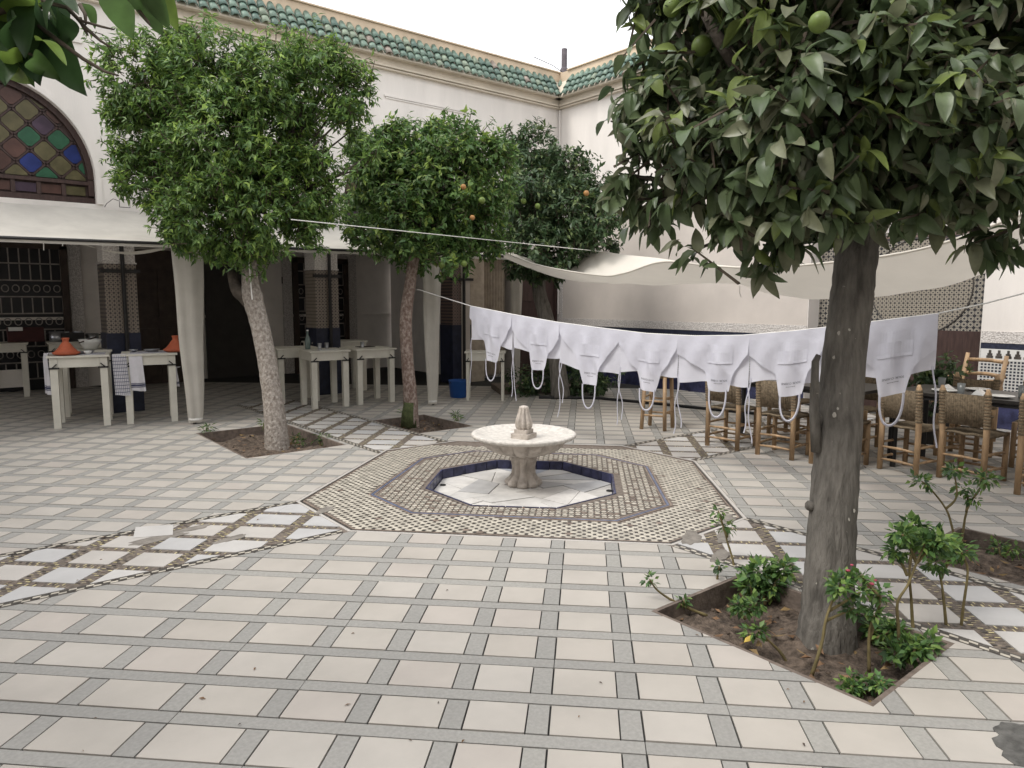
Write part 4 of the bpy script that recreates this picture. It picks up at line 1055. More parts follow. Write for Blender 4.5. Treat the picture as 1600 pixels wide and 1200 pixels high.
text_me = bpy.data.meshes.new_from_object(ft.evaluated_get(bpy.context.evaluated_depsgraph_get())); bpy.data.objects.remove(ft)
text_me.materials.clear(); text_me.materials.append(M_print)
tv = np.zeros(len(text_me.vertices)*3); text_me.vertices.foreach_get('co', tv); tv = tv.reshape(-1, 3); TW = np.ptp(tv[:, 0])
apron_txt = ['leftmost white apron, hanging before the small white table', 'second white apron from the left, above the fountain finial', 'third white apron from the left, over the dark shrub bed',
             'fourth white apron from the left, in front of the tall stool', 'fifth white apron from the left, beside the free table leg', 'white apron just left of the big trunk',
             'white apron hidden for the most part behind the big trunk', 'rightmost white apron at the end of the row']
bibs = [(769, 735, 800), (843, 800, 875), (924, 875, 968), (1015, 968, 1060), (1127, 1060, 1172), (1241, 1172, 1290), (1318, 1290, 1345), (1402, 1345, 1466)]
for ai, (bx, xl, xr) in enumerate(bibs):
    s0, s1, sb = s_of(xl), s_of(xr), s_of(bx)
    P0, P1 = on_line(s0), on_line(s1); T = (P1-P0); T[2] = 0; w = np.linalg.norm(P1-P0); T /= np.linalg.norm(T)
    Nn = np.array([T[1], -T[0], 0])                                        # towards the camera side
    if Nn@(CAM-P0) < 0: Nn = -Nn
    ap = thing('apron', apron_txt[ai], 'apron', tuple(P0), 0, 'white aprons on the clothesline')
    bw = [.30, .30, .29, .29, .29, .29, .29, .29][ai]; bl = [.60, .57, .62, .555, .50, .545, .55, .59][ai]; wl = [.42, .40, .44, .40, .46, .41, .40, .42][ai]; cb = (sb-s0)/(s1-s0)
    def fr(u, dn, out):
        p = on_line(s0+(s1-s0)*u); return p + Nn*out - np.array([0, 0, dn]) - P0
    ph = random.uniform(0, 6); kst = random.choice([.16, .24, .32, .40])+random.uniform(-.04, .04); kex = random.uniform(.7, 1.3)
    def edges(k):
        """left and right edge of the front cloth (as fractions of the width) at fraction k of its drop"""
        if k < kst: return 0.0, 1.0
        if k < .66: q = (k-kst)/(.66-kst); h = .142/w; c_ = (1-q)**kex; return (cb-h)*(1-c_), (cb+h)*(1-c_)+c_
        q = (k-.66)/.34; h = (.142-.052*q)/w; return cb-h, cb+h
    t = MB(); n, mz = 26, 26
    for j in range(mz+1):
        k = j/mz; e0, e1 = edges(k)
        for i in range(n+1):
            u = e0+(e1-e0)*i/n
            wr = .014*math.sin(u*17+ph+k*3)*min(1, k*3)+.010*math.sin(u*33-ph-k*5)*k+.02*math.exp(-((u-cb+(.45-k)*.5)/.05)**2)*k*(1-k)*2
            t.v.append(tuple(fr(u, k*bl+.012*math.sin(u*9+ph)*k, .006+.008*min(1, k*4)+wr)))
    t.f = [(j*(n+1)+i, (j+1)*(n+1)+i, (j+1)*(n+1)+i+1, j*(n+1)+i+1) for j in range(mz) for i in range(n)]; t.m = [0]*len(t.f)
    t.build('bib', M_apron, ap, True)
    t = MB(); n, mz = 22, 14
    dl, dr_ = wl*random.uniform(.92, 1.05), wl*random.uniform(.92, 1.05)
    for j in range(mz+1):
        k = j/mz
        for i in range(n+1):
            u = i/n; t.v.append(tuple(fr(u, k*(dl+(dr_-dl)*u)*1.02+.02*k*math.sin(u*6+ph), -.006-.010*min(1, k*4)+.010*math.sin(u*15-ph+k*2)*k)))
    t.f = [(j*(n+1)+i, j*(n+1)+i+1, (j+1)*(n+1)+i+1, (j+1)*(n+1)+i) for j in range(mz) for i in range(n)]; t.m = [0]*len(t.f)
    t.build('skirt', M_apron, ap, True)
    # pocket: a hemmed patch standing a little proud of the bib
    hw = .125/w; t = MB(); kz0, kz1 = .16*1.0, .52
    def fp(u, k, o): 
        wr = .014*math.sin(u*17+ph+k*3)*min(1, k*3)+.010*math.sin(u*33-ph-k*5)*k+.02*math.exp(-((u-cb+(.45-k)*.5)/.05)**2)*k*(1-k)*2
        return fr(u, k*bl+.012*math.sin(u*9+ph)*k, .006+.008*min(1, k*4)+wr+o)
    for i in range(12):
        u0, u1 = cb-hw+2*hw*i/12, cb-hw+2*hw*(i+1)/12
        for k0, k1, o0, o1 in ((.16, .30, .001, .002), (.30, .46, .002, .005), (.46, .50, .005, .007), (.50, .505, .007, .001)):
            t.add([fp(u0, k0, o0), fp(u0, k1, o1), fp(u1, k1, o1), fp(u1, k0, o0)], [(0, 1, 2, 3)])
    t.build('pocket', M_apron, ap, True)
    # print, upside down because the bib hangs head down
    kt = [.84, .82, .80, .80, .80, .80, .80, .78][ai]; vs = []
    cpos = np.array(fp(cb, kt, .004)); sc = .150/TW
    for x, y, _w in tv:
        u = cb-(x*sc)/w; k = kt+(y*sc)/bl; vs.append(tuple(fp(u, k, .0035)))
    me = text_me.copy(); me.vertices.foreach_set('co', np.array(vs, dtype=np.float32).ravel()); me.update(); link('print', me, ap)
    t = MB()
    for q in range(5): u0 = cb-.040/w+.016*q/w; t.add([fp(u0, kt+.05, .0035), fp(u0, kt+.056, .0035), fp(u0+.014/w, kt+.056, .0035), fp(u0+.014/w, kt+.05, .0035)], [(0, 1, 2, 3)])
    t.build('print', M_print, ap)
    # neck loop and ties
    e0, e1 = edges(1); A = np.array(fr(e0+.012, bl-.01, .03)); B = np.array(fr(e1-.012, bl-.01, .03)); dp = random.uniform(.20, .26)
    lp = []
    for q in range(17):
        a = q/16; x = .5-.5*math.cos(math.pi*a); lp.append(A+(B-A)*x+np.array([0, 0, -dp*math.sin(math.pi*a)**.75])+Nn*.01*math.sin(5*a))
    def ribbon(pts, wd, name):
        pts = [np.array(p) for p in pts]; vs = []
        for i, p in enumerate(pts):
            d = nrm(pts[min(i+1, len(pts)-1)]-pts[max(i-1, 0)]); sd = np.cross(d, Nn); sd = sd/(np.linalg.norm(sd)+1e-9)
            vs += [p-sd*wd/2, p-sd*wd*.2+Nn*.004, p+sd*wd/2, p-Nn*.002]
        fs = [(i*4+k, i*4+(k+1) % 4, i*4+4+(k+1) % 4, i*4+4+k) for i in range(len(pts)-1) for k in range(4)]
        MB().add(vs, fs).build(name, M_apron, ap, True)
    ribbon(lp, .020, 'neck_loop')
    for sd_, u in ((0, .015), (1, .985)):
        if ai == 6: continue
        L = random.uniform(.50, .72); st = np.array(fr(u, wl*.93, -.02)); a_ = random.uniform(0, 6)
        ribbon([st+T*(.012*math.sin(a_+q*.7)+.004*q*(1 if sd_ else -1))+Nn*.012*math.sin(q*.5)+np.array([0, 0, -L*q/12]) for q in range(13)], .013, 'tie')

# ------------------------------------------------------------------ shade sail over the tables
near = [(2.75, 782, 391), (2.6, 840, 414), (2.6, 934, 430), (2.6, 975, 427), (2.6, 1036, 409), (2.6, 1115, 416), (2.6, 1194, 418.5), (2.6, 1269, 413), (2.6, 1375, 401), (2.5, 1470, 381), (2.4, 1600, 334), (2.2, 1720, 290)]
belly = [(2.8, 786, 394), (3.4, 872, 433), (3.5, 934, 441), (3.5, 971, 443.5), (3.5, 1044, 446), (3.5, 1147, 441.5), (3.5, 1207, 460), (3.5, 1275, 468), (3.5, 1380, 463), (3.4, 1480, 447), (3.3, 1600, 408), (3.1, 1720, 372)]
farp = [(2.9, 790, 392), (4.2, 880, 415), (4.5, 918, 394), (4.5, 940, 393), (4.5, 1030, 404), (4.5, 1115, 414), (4.5, 1194, 415.5), (4.5, 1269, 412), (4.5, 1375, 404), (4.5, 1440, 392), (4.5, 1600, 372), (4.8, 1720, 350)]
sail = thing('shade_sail', 'white canvas shade sail slung in sagging swags over the dining tables', 'shade sail')
def catm(pts, n):
    P = np.array(pts); x = np.arange(len(P)); xs = np.linspace(0, len(P)-1, n); out = []
    for s_ in xs:
        i = min(int(s_), len(P)-2); t_ = s_-i; p0, p1, p2, p3 = P[max(i-1, 0)], P[i], P[i+1], P[min(i+2, len(P)-1)]
        out.append(.5*(2*p1+(p2-p0)*t_+(2*p0-5*p1+4*p2-p3)*t_**2+(3*p1-p0-3*p2+p3)*t_**3))
    return np.array(out)
ns = 110
A_, B_, C_ = (catm([onX(px, py, X) for X, px, py in q], ns) for q in (near, belly, farp))
t = MB(); nv = 16
for i in range(ns):
    for j in range(nv+1):
        k = j/nv
        # quadratic through near, belly, far edges
        if k < .45: q = k/.45; p = A_[i]*(1-q)+B_[i]*q; p = p+np.array([0, 0, -.04*math.sin(math.pi*q)])
        else: q = (k-.45)/.55; p = B_[i]*(1-q)+C_[i]*q; p = p+np.array([0, 0, -.10*math.sin(math.pi*q)])
        t.v.append(tuple(p+np.array([0, 0, .006*math.sin(i*.6+3*k)])))
t.f = [(i*(nv+1)+j, (i+1)*(nv+1)+j, (i+1)*(nv+1)+j+1, i*(nv+1)+j+1) for i in range(ns-1) for j in range(nv)]; t.m = [0]*len(t.f)
t.build('canvas', M_sail, sail, True)
MB().tube([tuple(p) for p in A_], .012, 6).build('hem', M_sail, sail, True)
p = onX(1156, 447, 3.5); MB().tube([p, p+np.array([0, 0, -.07]), p+np.array([.0, -.02, -.13])], .005, 5).build('loose_cord', M_rope, sail)
tag(MB().tube([at(455, 343, 6.9), tuple(C_[int(ns*3/11)])], .005, 6).build('guy_rope', M_rope), 'long white guy rope running from the left tree to the sail corner', 'rope')
tag(MB().tube([tuple(A_[0]), at(764, 403, 11.2)], .010, 6).build('guy_rope', M_rope), 'short white guy rope at the left tip of the sail', 'rope')
tag(MB().tube([at(1547, 476, 9.2), at(1575, 469, 9.1), at(1625, 455, 9.0)], .007, 6).build('wire', M_iron), 'thin dark wire in front of the white wall right of the niche', 'wire')

# ------------------------------------------------------------------ trees
# leaf templates: along x (0..1), across y, height z
LEAF4 = (np.array([(0, 0, 0), (.45, 0, -.05), (.42, .5, .06), (.42, -.5, .06), (1, 0, -.12)]), [(0, 3, 1), (1, 3, 4), (0, 1, 2), (1, 4, 2)])
LEAF8 = (np.array([(0, 0, 0), (.10, 0, .0), (.30, 0, .0), (.28, .42, .07), (.28, -.42, .07), (.62, 0, -.05), (.60, .46, .03), (.60, -.46, .03), (.84, 0, -.11), (.83, .24, -.07), (.83, -.24, -.07), (1.0, 0, -.18)]),
         [(0, 1, 0)] and [(1, 4, 2), (1, 2, 3), (2, 4, 7, 5), (2, 5, 6, 3), (5, 7, 10, 8), (5, 8, 9, 6), (8, 10, 11), (8, 11, 9), (0, 4, 1), (0, 1, 3)])
def fine_leaf(ns=9):
    vs, fs = [], []
    for i in range(ns+1):
        x = i/ns; w = .5*math.sin(math.pi*min(1, x**.8*1.0))**.75*(1-.15*x); z = -.24*x*x+.05*math.sin(5*x)
        for k, q in enumerate((-1, -.55, 0, .55, 1)): vs.append((x, w*q, z+.10*abs(q)*w*1.6-.015*(abs(q) == .55)))
    for i in range(ns):
        for k in range(4): a = i*5+k; fs.append((a, a+5, a+6, a+1))
    return np.array(vs), fs
LEAFX = fine_leaf()
def leaf_arrays(tpl, pos, ax, nr, L, Wd):
    a = nrm(ax); n = nrm(nr-a*np.sum(nr*a, -1, keepdims=True)); s_ = np.cross(n, a); T = tpl[0]
    return pos[:, None, :] + a[:, None, :]*(T[None, :, 0:1]*L[:, None, None]) + s_[:, None, :]*(T[None, :, 1:2]*Wd[:, None, None]) + n[:, None, :]*(T[None, :, 2:3]*L[:, None, None])
def leaf_mesh(name, tpl, V3, mi, mats, extra=None):
    nl, nv = V3.shape[:2]; fs = tpl[1]; nf = len(fs)
    loops = np.concatenate([np.array(f) for f in fs]); sz = np.array([len(f) for f in fs])
    me = bpy.data.meshes.new(name); me.vertices.add(nl*nv); me.vertices.foreach_set('co', V3.reshape(-1).astype(np.float32))
    allL = (loops[None, :]+(np.arange(nl)*nv)[:, None]).ravel(); me.loops.add(len(allL)); me.loops.foreach_set('vertex_index', allL.astype(np.int32))
    tot = np.tile(sz, nl); st = np.concatenate([[0], np.cumsum(tot)[:-1]]); me.polygons.add(nl*nf)
    me.polygons.foreach_set('loop_start', st.astype(np.int32)); me.polygons.foreach_set('loop_total', tot.astype(np.int32))
    for m_ in mats: me.materials.append(m_)
    me.polygons.foreach_set('material_index', np.repeat(mi, nf).astype(np.int32)); me.polygons.foreach_set('use_smooth', np.ones(nl*nf, dtype=bool))
    me.update(calc_edges=True); me.validate(); return me
M_limb = mat('dark_limb', (.075, .062, .05), .95, .3, 14, .6, 30)
def rand_dirs(n):
    d = rng.normal(size=(n, 3)); return nrm(d)
def crown_leaves(blobs, per_m2, nleaf, L, wr, droop=.35, spread=.8, inner=.25):
    """blobs: (centre, radius, density, squash) -> arrays pos, axis, normal, length, tone"""
    P, A, Nn, LL, TT, twigs = [], [], [], [], [], []
    C_ = np.array([b_[0] for b_ in blobs]); Rr = np.array([b_[1] for b_ in blobs])
    for bi, (c, r, dens) in enumerate(blobs):
        k = int(per_m2*4*math.pi*r*r*dens); d = rand_dirs(k); q = rng.uniform(.55, 1.08, k)**.6; spr = rng.random(k) < (.17 if L < .11 else .04); q[spr] = rng.uniform(1.02, 1.38, spr.sum())
        inn_ = rng.random(k) < inner; q[inn_] = rng.uniform(.25, .7, inn_.sum())
        p = c + d*(r*q)[:, None]
        dist = np.linalg.norm(p[:, None, :]-C_[None], axis=2)/Rr[None]; dist[:, bi] = 9
        keep = dist.min(1) > .5
        w_ = 7.5/max(.6, L*9); cl = np.sin(p[:, 0]*w_+1.3*np.sin(p[:, 2]*w_*.8))+np.sin(p[:, 1]*w_*1.1+1.1*np.sin(p[:, 0]*w_))+np.sin(p[:, 2]*w_*1.2+1.2*np.sin(p[:, 1]*w_*.9))
        keep &= rng.random(k) < np.clip(.74+.44*cl, .04, 1); p, d = p[keep], d[keep]
        for pp, dd in zip(p, d):
            nl = rng.integers(max(3, nleaf-3), nleaf+4)
            ax = nrm(dd+rng.normal(size=3)*.45+np.array([0, 0, .25])); ln = L*rng.uniform(1.0, 2.4)
            tt = rng.random(nl); base = pp + ax*((tt-.6)*ln)[:, None]
            side = nrm(rng.normal(size=(nl, 3))); side = nrm(side-ax*np.sum(side*ax, 1)[:, None])
            la = nrm(ax*(rng.uniform(.2, .9, nl))[:, None]+side*spread+np.array([0, 0, -droop])*rng.uniform(.2, 1.5, nl)[:, None])
            nr = nrm(np.array([0, 0, 1.0])+dd*.55+rng.normal(size=(nl, 3))*.4)
            new = rng.random() < .16 and dd[2] > -.2
            tone = np.where(rng.random(nl) < (.75 if new else .05), 2, rng.choice([0, 1, 3, 4], nl, p=[.38, .30, .22, .10]))
            P.append(base); A.append(la); Nn.append(nr); LL.append(L*rng.uniform(.55, 1.28, nl)); TT.append(tone); twigs.append((pp-ax*ln*.9, pp+ax*ln*.3))
    return np.concatenate(P), np.concatenate(A), np.concatenate(Nn), np.concatenate(LL), np.concatenate(TT), twigs
def px_blobs(lst, depth, cdx, spread=.8):
    """lst: px, py, radius in px (+ density, depth offset in m)"""
    out = []
    for q in lst:
        px, py, r = q[:3]; dens = q[3] if len(q) > 3 else 1.0; off = q[4] if len(q) > 4 else random.uniform(-spread, spread)
        out.append((at(px, py, depth+off), r*depth/F, dens))
    return out
def trunk_mesh(pts, rad, n=26, jit=.035, sub=6, lump=.10):
    P = catm(pts, (len(pts)-1)*sub+1); rr = np.interp(np.linspace(0, len(pts)-1, len(P)), range(len(pts)), rad)
    rr = [r*(1+lump*(math.sin(i*1.1)+math.sin(i*.47))*.10) for i, r in enumerate(rr)]
    return MB().tube(list(P), rr, n, jit=jit)
def tree(name, label, group, base, trunk_pts, trunk_r, tmat, limbs, blobs, per, nleaf, L, wr, mats, tpl=LEAF4, fruit=(), own=0, **kw):
    t = thing(name, label, 'tree', tuple(base), 0, group); o = np.array(base)
    tm = trunk_mesh([np.array(p)-o for p in trunk_pts], trunk_r); tr = tm.build('trunk', tmat, t, True)
    bt = MB()
    for pts, r0, r1 in limbs:
        Pq = catm([np.array(p)-o for p in pts], 10); bt.tube(list(Pq), list(np.linspace(r0, r1, 10)), 8, jit=.06)
    P, A, Nn, LL, TT, twigs = crown_leaves(blobs, per, nleaf, L, wr, **kw)
    hub = np.array(trunk_pts[-1])
    for c, r, d_ in blobs:                                              # a limb from the trunk into every clump
        mid = (hub+c)/2+np.array([0, 0, -.1*r])+rng.normal(size=3)*.06
        Pq = catm([hub-o, mid-o, c-o], 7); bt.tube(list(Pq), list(np.linspace(trunk_r[-1]*.5, .008, 7)), 6)
    bt.build('limbs', M_limb, t, True)
    tw = MB()
    for a_, b_ in twigs[::2]: tw.tube([a_-o, b_-o], [.006*L/.08, .003*L/.08], 3, cap=False)
    tag(tw.build('twigs', M_twig, t), kind='stuff')
    nrv = Nn; Vv = leaf_arrays(tpl, P-o, A, nrv, LL, LL*wr*rng.uniform(.85, 1.15, len(LL)))
    if own:
        d = P-CAM; z = d@_fw; x = 800+F*(d@_r2)/np.maximum(z, .1); y = 600-F*(d@_u2)/np.maximum(z, .1)
        cen_ = np.mean([b_[0] for b_ in blobs], 0)
        front = (LL/z) * ((x > 0) & (x < 1600) & (y > 0) & (y < 1200) & (z > .3)) * (1+1.2*np.clip(((cen_-P)@nrm(cen_-CAM)), -1, 1))
        pick = np.argsort(-front)[:own]; rest = np.setdiff1d(np.arange(len(LL)), pick)
        for i in pick: link('leaf', leaf_mesh('leaf', tpl, Vv[i:i+1], np.array([0]), [mats[int(TT[i])]]), t)
    else: rest = np.arange(len(LL))
    tag(link('crown', leaf_mesh('crown', tpl, Vv[rest], TT[rest], mats), t), kind='stuff')
    for px, py, dep, r, mt in fruit:
        c = at(px, py, dep)-o; MB().sphere(c, r, 12).build('orange', mt, t, True)
    return t

# left tree (whitewashed leaning trunk)
dL = 7.95
bs = gp(432, 700, -.10); dL = float((bs-CAM)@_fw)
tp = [at(434, 702, dL), at(430, 655, dL), at(423, 600, dL), at(413, 540, dL), at(404, 500, dL), at(394, 462, dL), at(390, 420, dL), at(393, 370, dL), at(388, 320, dL)]
tp[0][2] = -.26
tL = tree('citrus_tree', 'left tree with leaning whitewashed trunk and shaggy bright green crown', 'citrus trees in the courtyard', (tp[0][0], tp[0][1], 0), tp,
     [.150, .122, .108, .103, .106, .112, .080, .062, .05], M_bark_white,
     [([at(396, 475, dL), at(380, 462, dL), at(368, 450, dL), at(362, 425, dL+.1)], .095, .05), ([at(390, 330, dL), at(460, 230, dL), at(500, 150, dL+.1), at(560, 120, dL+.2)], .055, .02),
      ([at(390, 380, dL), at(330, 300, dL-.1), at(280, 240, dL-.2)], .05, .02)],
     px_blobs([(225, 125, 62), (280, 85, 40), (340, 115, 66), (420, 140, 66), (250, 205, 70), (215, 175, 42), (345, 220, 92, 1, -.4), (440, 220, 72), (232, 275, 48), (280, 330, 46), (330, 320, 66, 1, -.35), (410, 320, 80, 1, -.3),
               (470, 300, 55), (500, 105, 48), (545, 140, 42), (470, 95, 40), (470, 185, 30), (490, 255, 28, .7), (548, 205, 22, .5), (565, 262, 24, .4), (588, 235, 18, .4), (540, 180, 24), (345, 388, 34), (400, 395, 34), (470, 345, 34),
               (290, 365, 30), (205, 235, 30, .8), (190, 285, 18, .7), (510, 330, 24, .8), (360, 270, 60), (300, 165, 50), (383, 395, 25)], dL, 0, .45),
     215, 10, .082, .34, L_left, fruit=[(502, 148, dL-.2, .035, M_orange), (519, 170, dL-.15, .040, M_ripe), (417, 95, dL-.6, .035, M_orange)], droop=.5)
c0_ = at(392, 368, dL-.13)
tag(MB().tube([at(401, 362, dL-.12), at(391, 372, dL-.13), at(389, 410, dL-.14), at(392, 445, dL-.15), at(394, 468, dL-.16)], .007, 6).build('cord', M_rope), 'frayed white cord hanging from the fork of the left tree', 'cord')

# tree behind the fountain
bs = gp(641, 668, -.10); dM = float((bs-CAM)@_fw)
tp = [at(643, 672, dM), at(641, 620, dM), at(637, 570, dM), at(634, 520, dM), at(635, 485, dM), at(640, 450, dM), at(645, 415, dM), at(655, 370, dM)]
tp[0][2] = -.26
tM = tree('citrus_tree', 'tree with reddish peeling trunk behind the fountain, clipped round crown', 'citrus trees in the courtyard', (tp[0][0], tp[0][1], 0), tp, [.115, .092, .083, .082, .084, .075, .075, .06], M_bark_red, [],
     px_blobs([(592, 248, 42), (650, 240, 48), (715, 238, 48), (770, 245, 36), (598, 310, 50), (670, 310, 62, 1, -.1), (740, 310, 55, 1, -.1), (785, 300, 26), (580, 368, 34), (640, 378, 42), (705, 385, 40), (755, 370, 36),
               (560, 300, 26), (552, 350, 18, .7), (560, 225, 26, .6), (625, 215, 26), (690, 212, 26), (750, 218, 24), (570, 262, 30), (620, 275, 50), (700, 270, 55), (650, 345, 55), (720, 345, 50), (690, 405, 22), (630, 405, 22)], dM, 0, .5),
     185, 10, .088, .44, L_mid, fruit=[(724, 292, dM-.9, .034, M_ripe), (738, 340, dM-.8, .032, M_ripe), (625, 268, dM-.9, .042, M_orange), (707, 401, dM-.5, .045, M_orange), (690, 414, dM-.4, .045, M_orange), (712, 415, dM-.45, .042, M_orange), (725, 412, dM-.4, .042, M_orange), (753, 313, dM-.8, .042, M_orange)])
mo = -_rt*.03-_fw*.012; MB().tube([mo+np.array([0, 0, -.12]), mo+np.array([0, 0, .10])-_rt*.006, mo*.7+np.array([0, 0, .24])-_rt*.008], [.112, .090, .070], 16, jit=.10).build('moss', M_moss, tM, True)

# darker tree further back
bs = gp(874, 622, 0); dB = float((bs-CAM)@_fw)
tp = [at(876, 625, dB), at(872, 580, dB), at(862, 530, dB), at(850, 485, dB), at(842, 450, dB), at(845, 410, dB), at(855, 370, dB)]
tp[0][2] = 0
tB = tree('citrus_tree', 'dark green tree further back near the corner, trunk partly hidden by aprons', 'citrus trees in the courtyard', (tp[0][0], tp[0][1], 0), tp, [.16, .135, .125, .12, .11, .10, .08], M_bark, [],
     px_blobs([(828, 238, 38), (875, 265, 42), (915, 300, 42), (935, 350, 34), (835, 310, 58), (890, 345, 54, 1, -.3), (850, 385, 42), (905, 388, 34), (800, 330, 48), (805, 228, 26), (850, 250, 30), (880, 310, 52), (840, 425, 18), (818, 408, 28), (945, 318, 18, .8), (955, 385, 12, .8), (870, 430, 12)], dB, 0, .5),
     140, 9, .10, .44, L_far, fruit=[(818, 314, dB-.8, .045, M_orange), (916, 302, dB-.7, .045, M_ripe), (840, 322, dB-.8, .045, M_orange)])

# big tree in the right foreground
bs = gp(1292, 1000, -.10); dN = float((bs-CAM)@_fw)
tp = [at(1290, 1018, dN), at(1292, 985, dN), at(1294, 930, dN), at(1298, 860, dN), at(1304, 760, dN), at(1312, 650, dN), at(1320, 550, dN), at(1330, 470, dN), at(1338, 400, dN), at(1348, 330, dN), at(1345, 250, dN)]
tp[0][2] = -.28
tN = tree('orange_tree', 'big orange tree with thick grey trunk and large leaves in the right foreground', None, (tp[0][0], tp[0][1], 0), tp, [.165, .138, .122, .116, .111, .106, .102, .100, .100, .098, .08], M_bark,
     [([at(1345, 330, dN), at(1250, 200, dN-.1), at(1150, 100, dN-.2), at(1100, 20, dN-.2)], .07, .02), ([at(1350, 310, dN), at(1440, 180, dN-.1), at(1520, 80, dN-.2)], .07, .02), ([at(1345, 330, dN), at(1330, 120, dN+.2), at(1320, -60, dN+.2)], .07, .02)],
     [(at(px, py, dN+o_), r*dN/F, dn) for px, py, r, o_, dn in ((1055, 50, 85, 0, 1), (1150, 60, 110, -.3, 1), (1290, 60, 140, -.5, 1), (1440, 60, 140, -.4, 1), (1590, 80, 130, -.3, 1), (1035, 165, 70, .1, 1), (1060, 250, 70, 0, 1),
      (1150, 200, 115, -.35, 1), (1290, 190, 120, -.6, 1), (1440, 190, 130, -.5, 1), (1580, 220, 115, -.35, 1), (985, 275, 42, .1, .8), (1010, 320, 40, .1, .9), (1090, 320, 66, -.2, 1), (1190, 320, 66, -.4, 1), (1270, 300, 66, -.45, 1), (1440, 278, 58, -.4, 1), (1550, 305, 54, -.4, 1),
      (1100, 385, 36, -.2, 1), (1215, 375, 36, -.3, 1), (1300, 50, 160, .6, .8), (1500, 120, 160, .7, .8), (1150, 150, 130, .6, .8), (1090, -60, 110, 0, 1), (1250, -90, 150, 0, 1), (1420, -90, 160, 0, 1), (1580, -60, 140, 0, 1), (1690, 150, 150, 0, 1), (1680, 290, 90, 0, 1),
      (1552, 365, 26, -.3, 1), (1490, 335, 26, -.35, 1), (1300, -250, 200, .1, .8), (1500, -230, 200, .1, .8))],
     96, 9, .120, .50, L_near, tpl=fine_leaf(5), own=300, fruit=[(1050, 12, dN-.3, .042, M_orange), (1096, 72, dN-.35, .046, M_orange), (1280, 35, dN-1.0, .038, M_orange)], droop=.75, spread=.9)
# stub shoots and knots on the big trunk
k_ = MB()
o_ = np.array([tp[0][0], tp[0][1], 0])
k_.tube([at(1276, 705, dN-.02)-o_, at(1272, 640, dN-.05)-o_, at(1274, 565, dN-.05)-o_, at(1279, 555, dN-.05)-o_], [.03, .024, .018, .014], 8, jit=.08)
for px, py, r in ((1279, 655, .04), (1266, 790, .028), (1270, 865, .03), (1280, 690, .045)): k_.sphere(at(px, py, dN)-o_, r, 8)
tag(k_.build('knots', M_bark, tN, True), kind='stuff')
t = MB()
for k in range(7):
    py = random.uniform(480, 930); c = np.interp(py, [400, 550, 760, 930], [1338, 1320, 1304, 1294]); u = random.uniform(-.8, .8)
    rad_ = np.interp(py, [400, 930], [.100, .120]); ctr = at(c, py, dN); nrm_d = nrm(_r2*u-_fw*math.sqrt(1-u*u)); p = ctr+nrm_d*(rad_*1.02)-o_
    s_ = random.uniform(.006, .013); side = nrm(np.cross(nrm_d, _z)); up_ = np.cross(side, nrm_d)
    t.add([p+side*s_*random.uniform(.5, 1.2)*math.cos(a)+up_*s_*random.uniform(.6, 1.6)*math.sin(a)+nrm_d*.004 for a in np.linspace(0, 2*math.pi, 8)[:-1]], [tuple(range(7))])
tag(t.build('lime_spots', mat('lime_wash', (.40, .38, .34), .9, .2, 20), tN), kind='stuff')

# branch of another tree reaching in at the upper left, close to the camera
fb = np.array(gp(-520, 1150)); fb[2] = 0
dF = 1.75
ht = thing('orange_tree', 'leafy branch of a tree reaching in at the upper left corner of the picture', 'tree', tuple(fb)); o_ = fb
MB().tube([np.array([0, 0, 0]), np.array([.02, .03, 1.0]), at(-420, 150, 1.9)-o_], [.10, .085, .07], 14, jit=.05).build('trunk', M_bark, ht, True)
t = MB()
t.tube(list(catm([at(-420, 150, 1.9)-o_, at(-200, 60, 1.8)-o_, at(-60, 20, dF)-o_, at(70, 5, dF)-o_], 12)), list(np.linspace(.05, .012, 12)), 8)
for pts in ([(60, 0), (105, 12), (125, 32), (160, 42), (178, 46)], [(105, 12), (120, 28), (135, 45), (158, 64), (172, 73)], [(125, 8), (133, 22), (134, 38)], [(60, 40), (95, 66), (130, 92), (165, 112), (185, 118)],
            [(195, -10), (215, 14), (230, 32), (234, 38)], [(125, 30), (132, 45), (137, 55)], [(0, 65), (30, 78), (60, 90)]):
    t.tube([at(x, y, dF-.02*i)-o_ for i, (x, y) in enumerate(pts)], list(np.linspace(.006, .0022, len(pts))), 6, jit=.2)
t.build('twigs', M_twig, ht, True)
L_close = leafset('close_leaf', [(.04, .08, .028), (.065, .12, .034), (.15, .23, .045), (.03, .06, .026), (.05, .10, .032)], .42, .45)
lv = [(15, -20, 30, 45, 2), (45, 10, 25, 65, 0), (60, -10, 70, 55, 3), (25, 25, 10, 80, 0), (75, 30, 80, 105, 0), (55, 20, 45, 75, 4), (95, 20, 110, 60, 0), (60, 5, 100, 35, 1), (130, 5, 152, 34, 1), (195, -20, 180, 25, 1), (215, -25, 240, 30, 1), (235, -30, 280, 38, 2), (225, -20, 255, 25, 1),
      (20, 75, 5, 118, 2), (35, 78, 40, 125, 1), (50, 90, 72, 110, 1), (35, 65, 65, 78, 2), (10, 80, 25, 100, 2), (55, 62, 108, 82, 2), (75, 60, 92, 108, 3), (-10, 20, 5, 70, 0), (0, -10, -5, 40, 3), (70, -15, 120, -5, 0), (90, -20, 95, 25, 3), (5, 5, 40, 30, 4), (50, 40, 30, 72, 3), (85, 0, 60, 40, 0)]
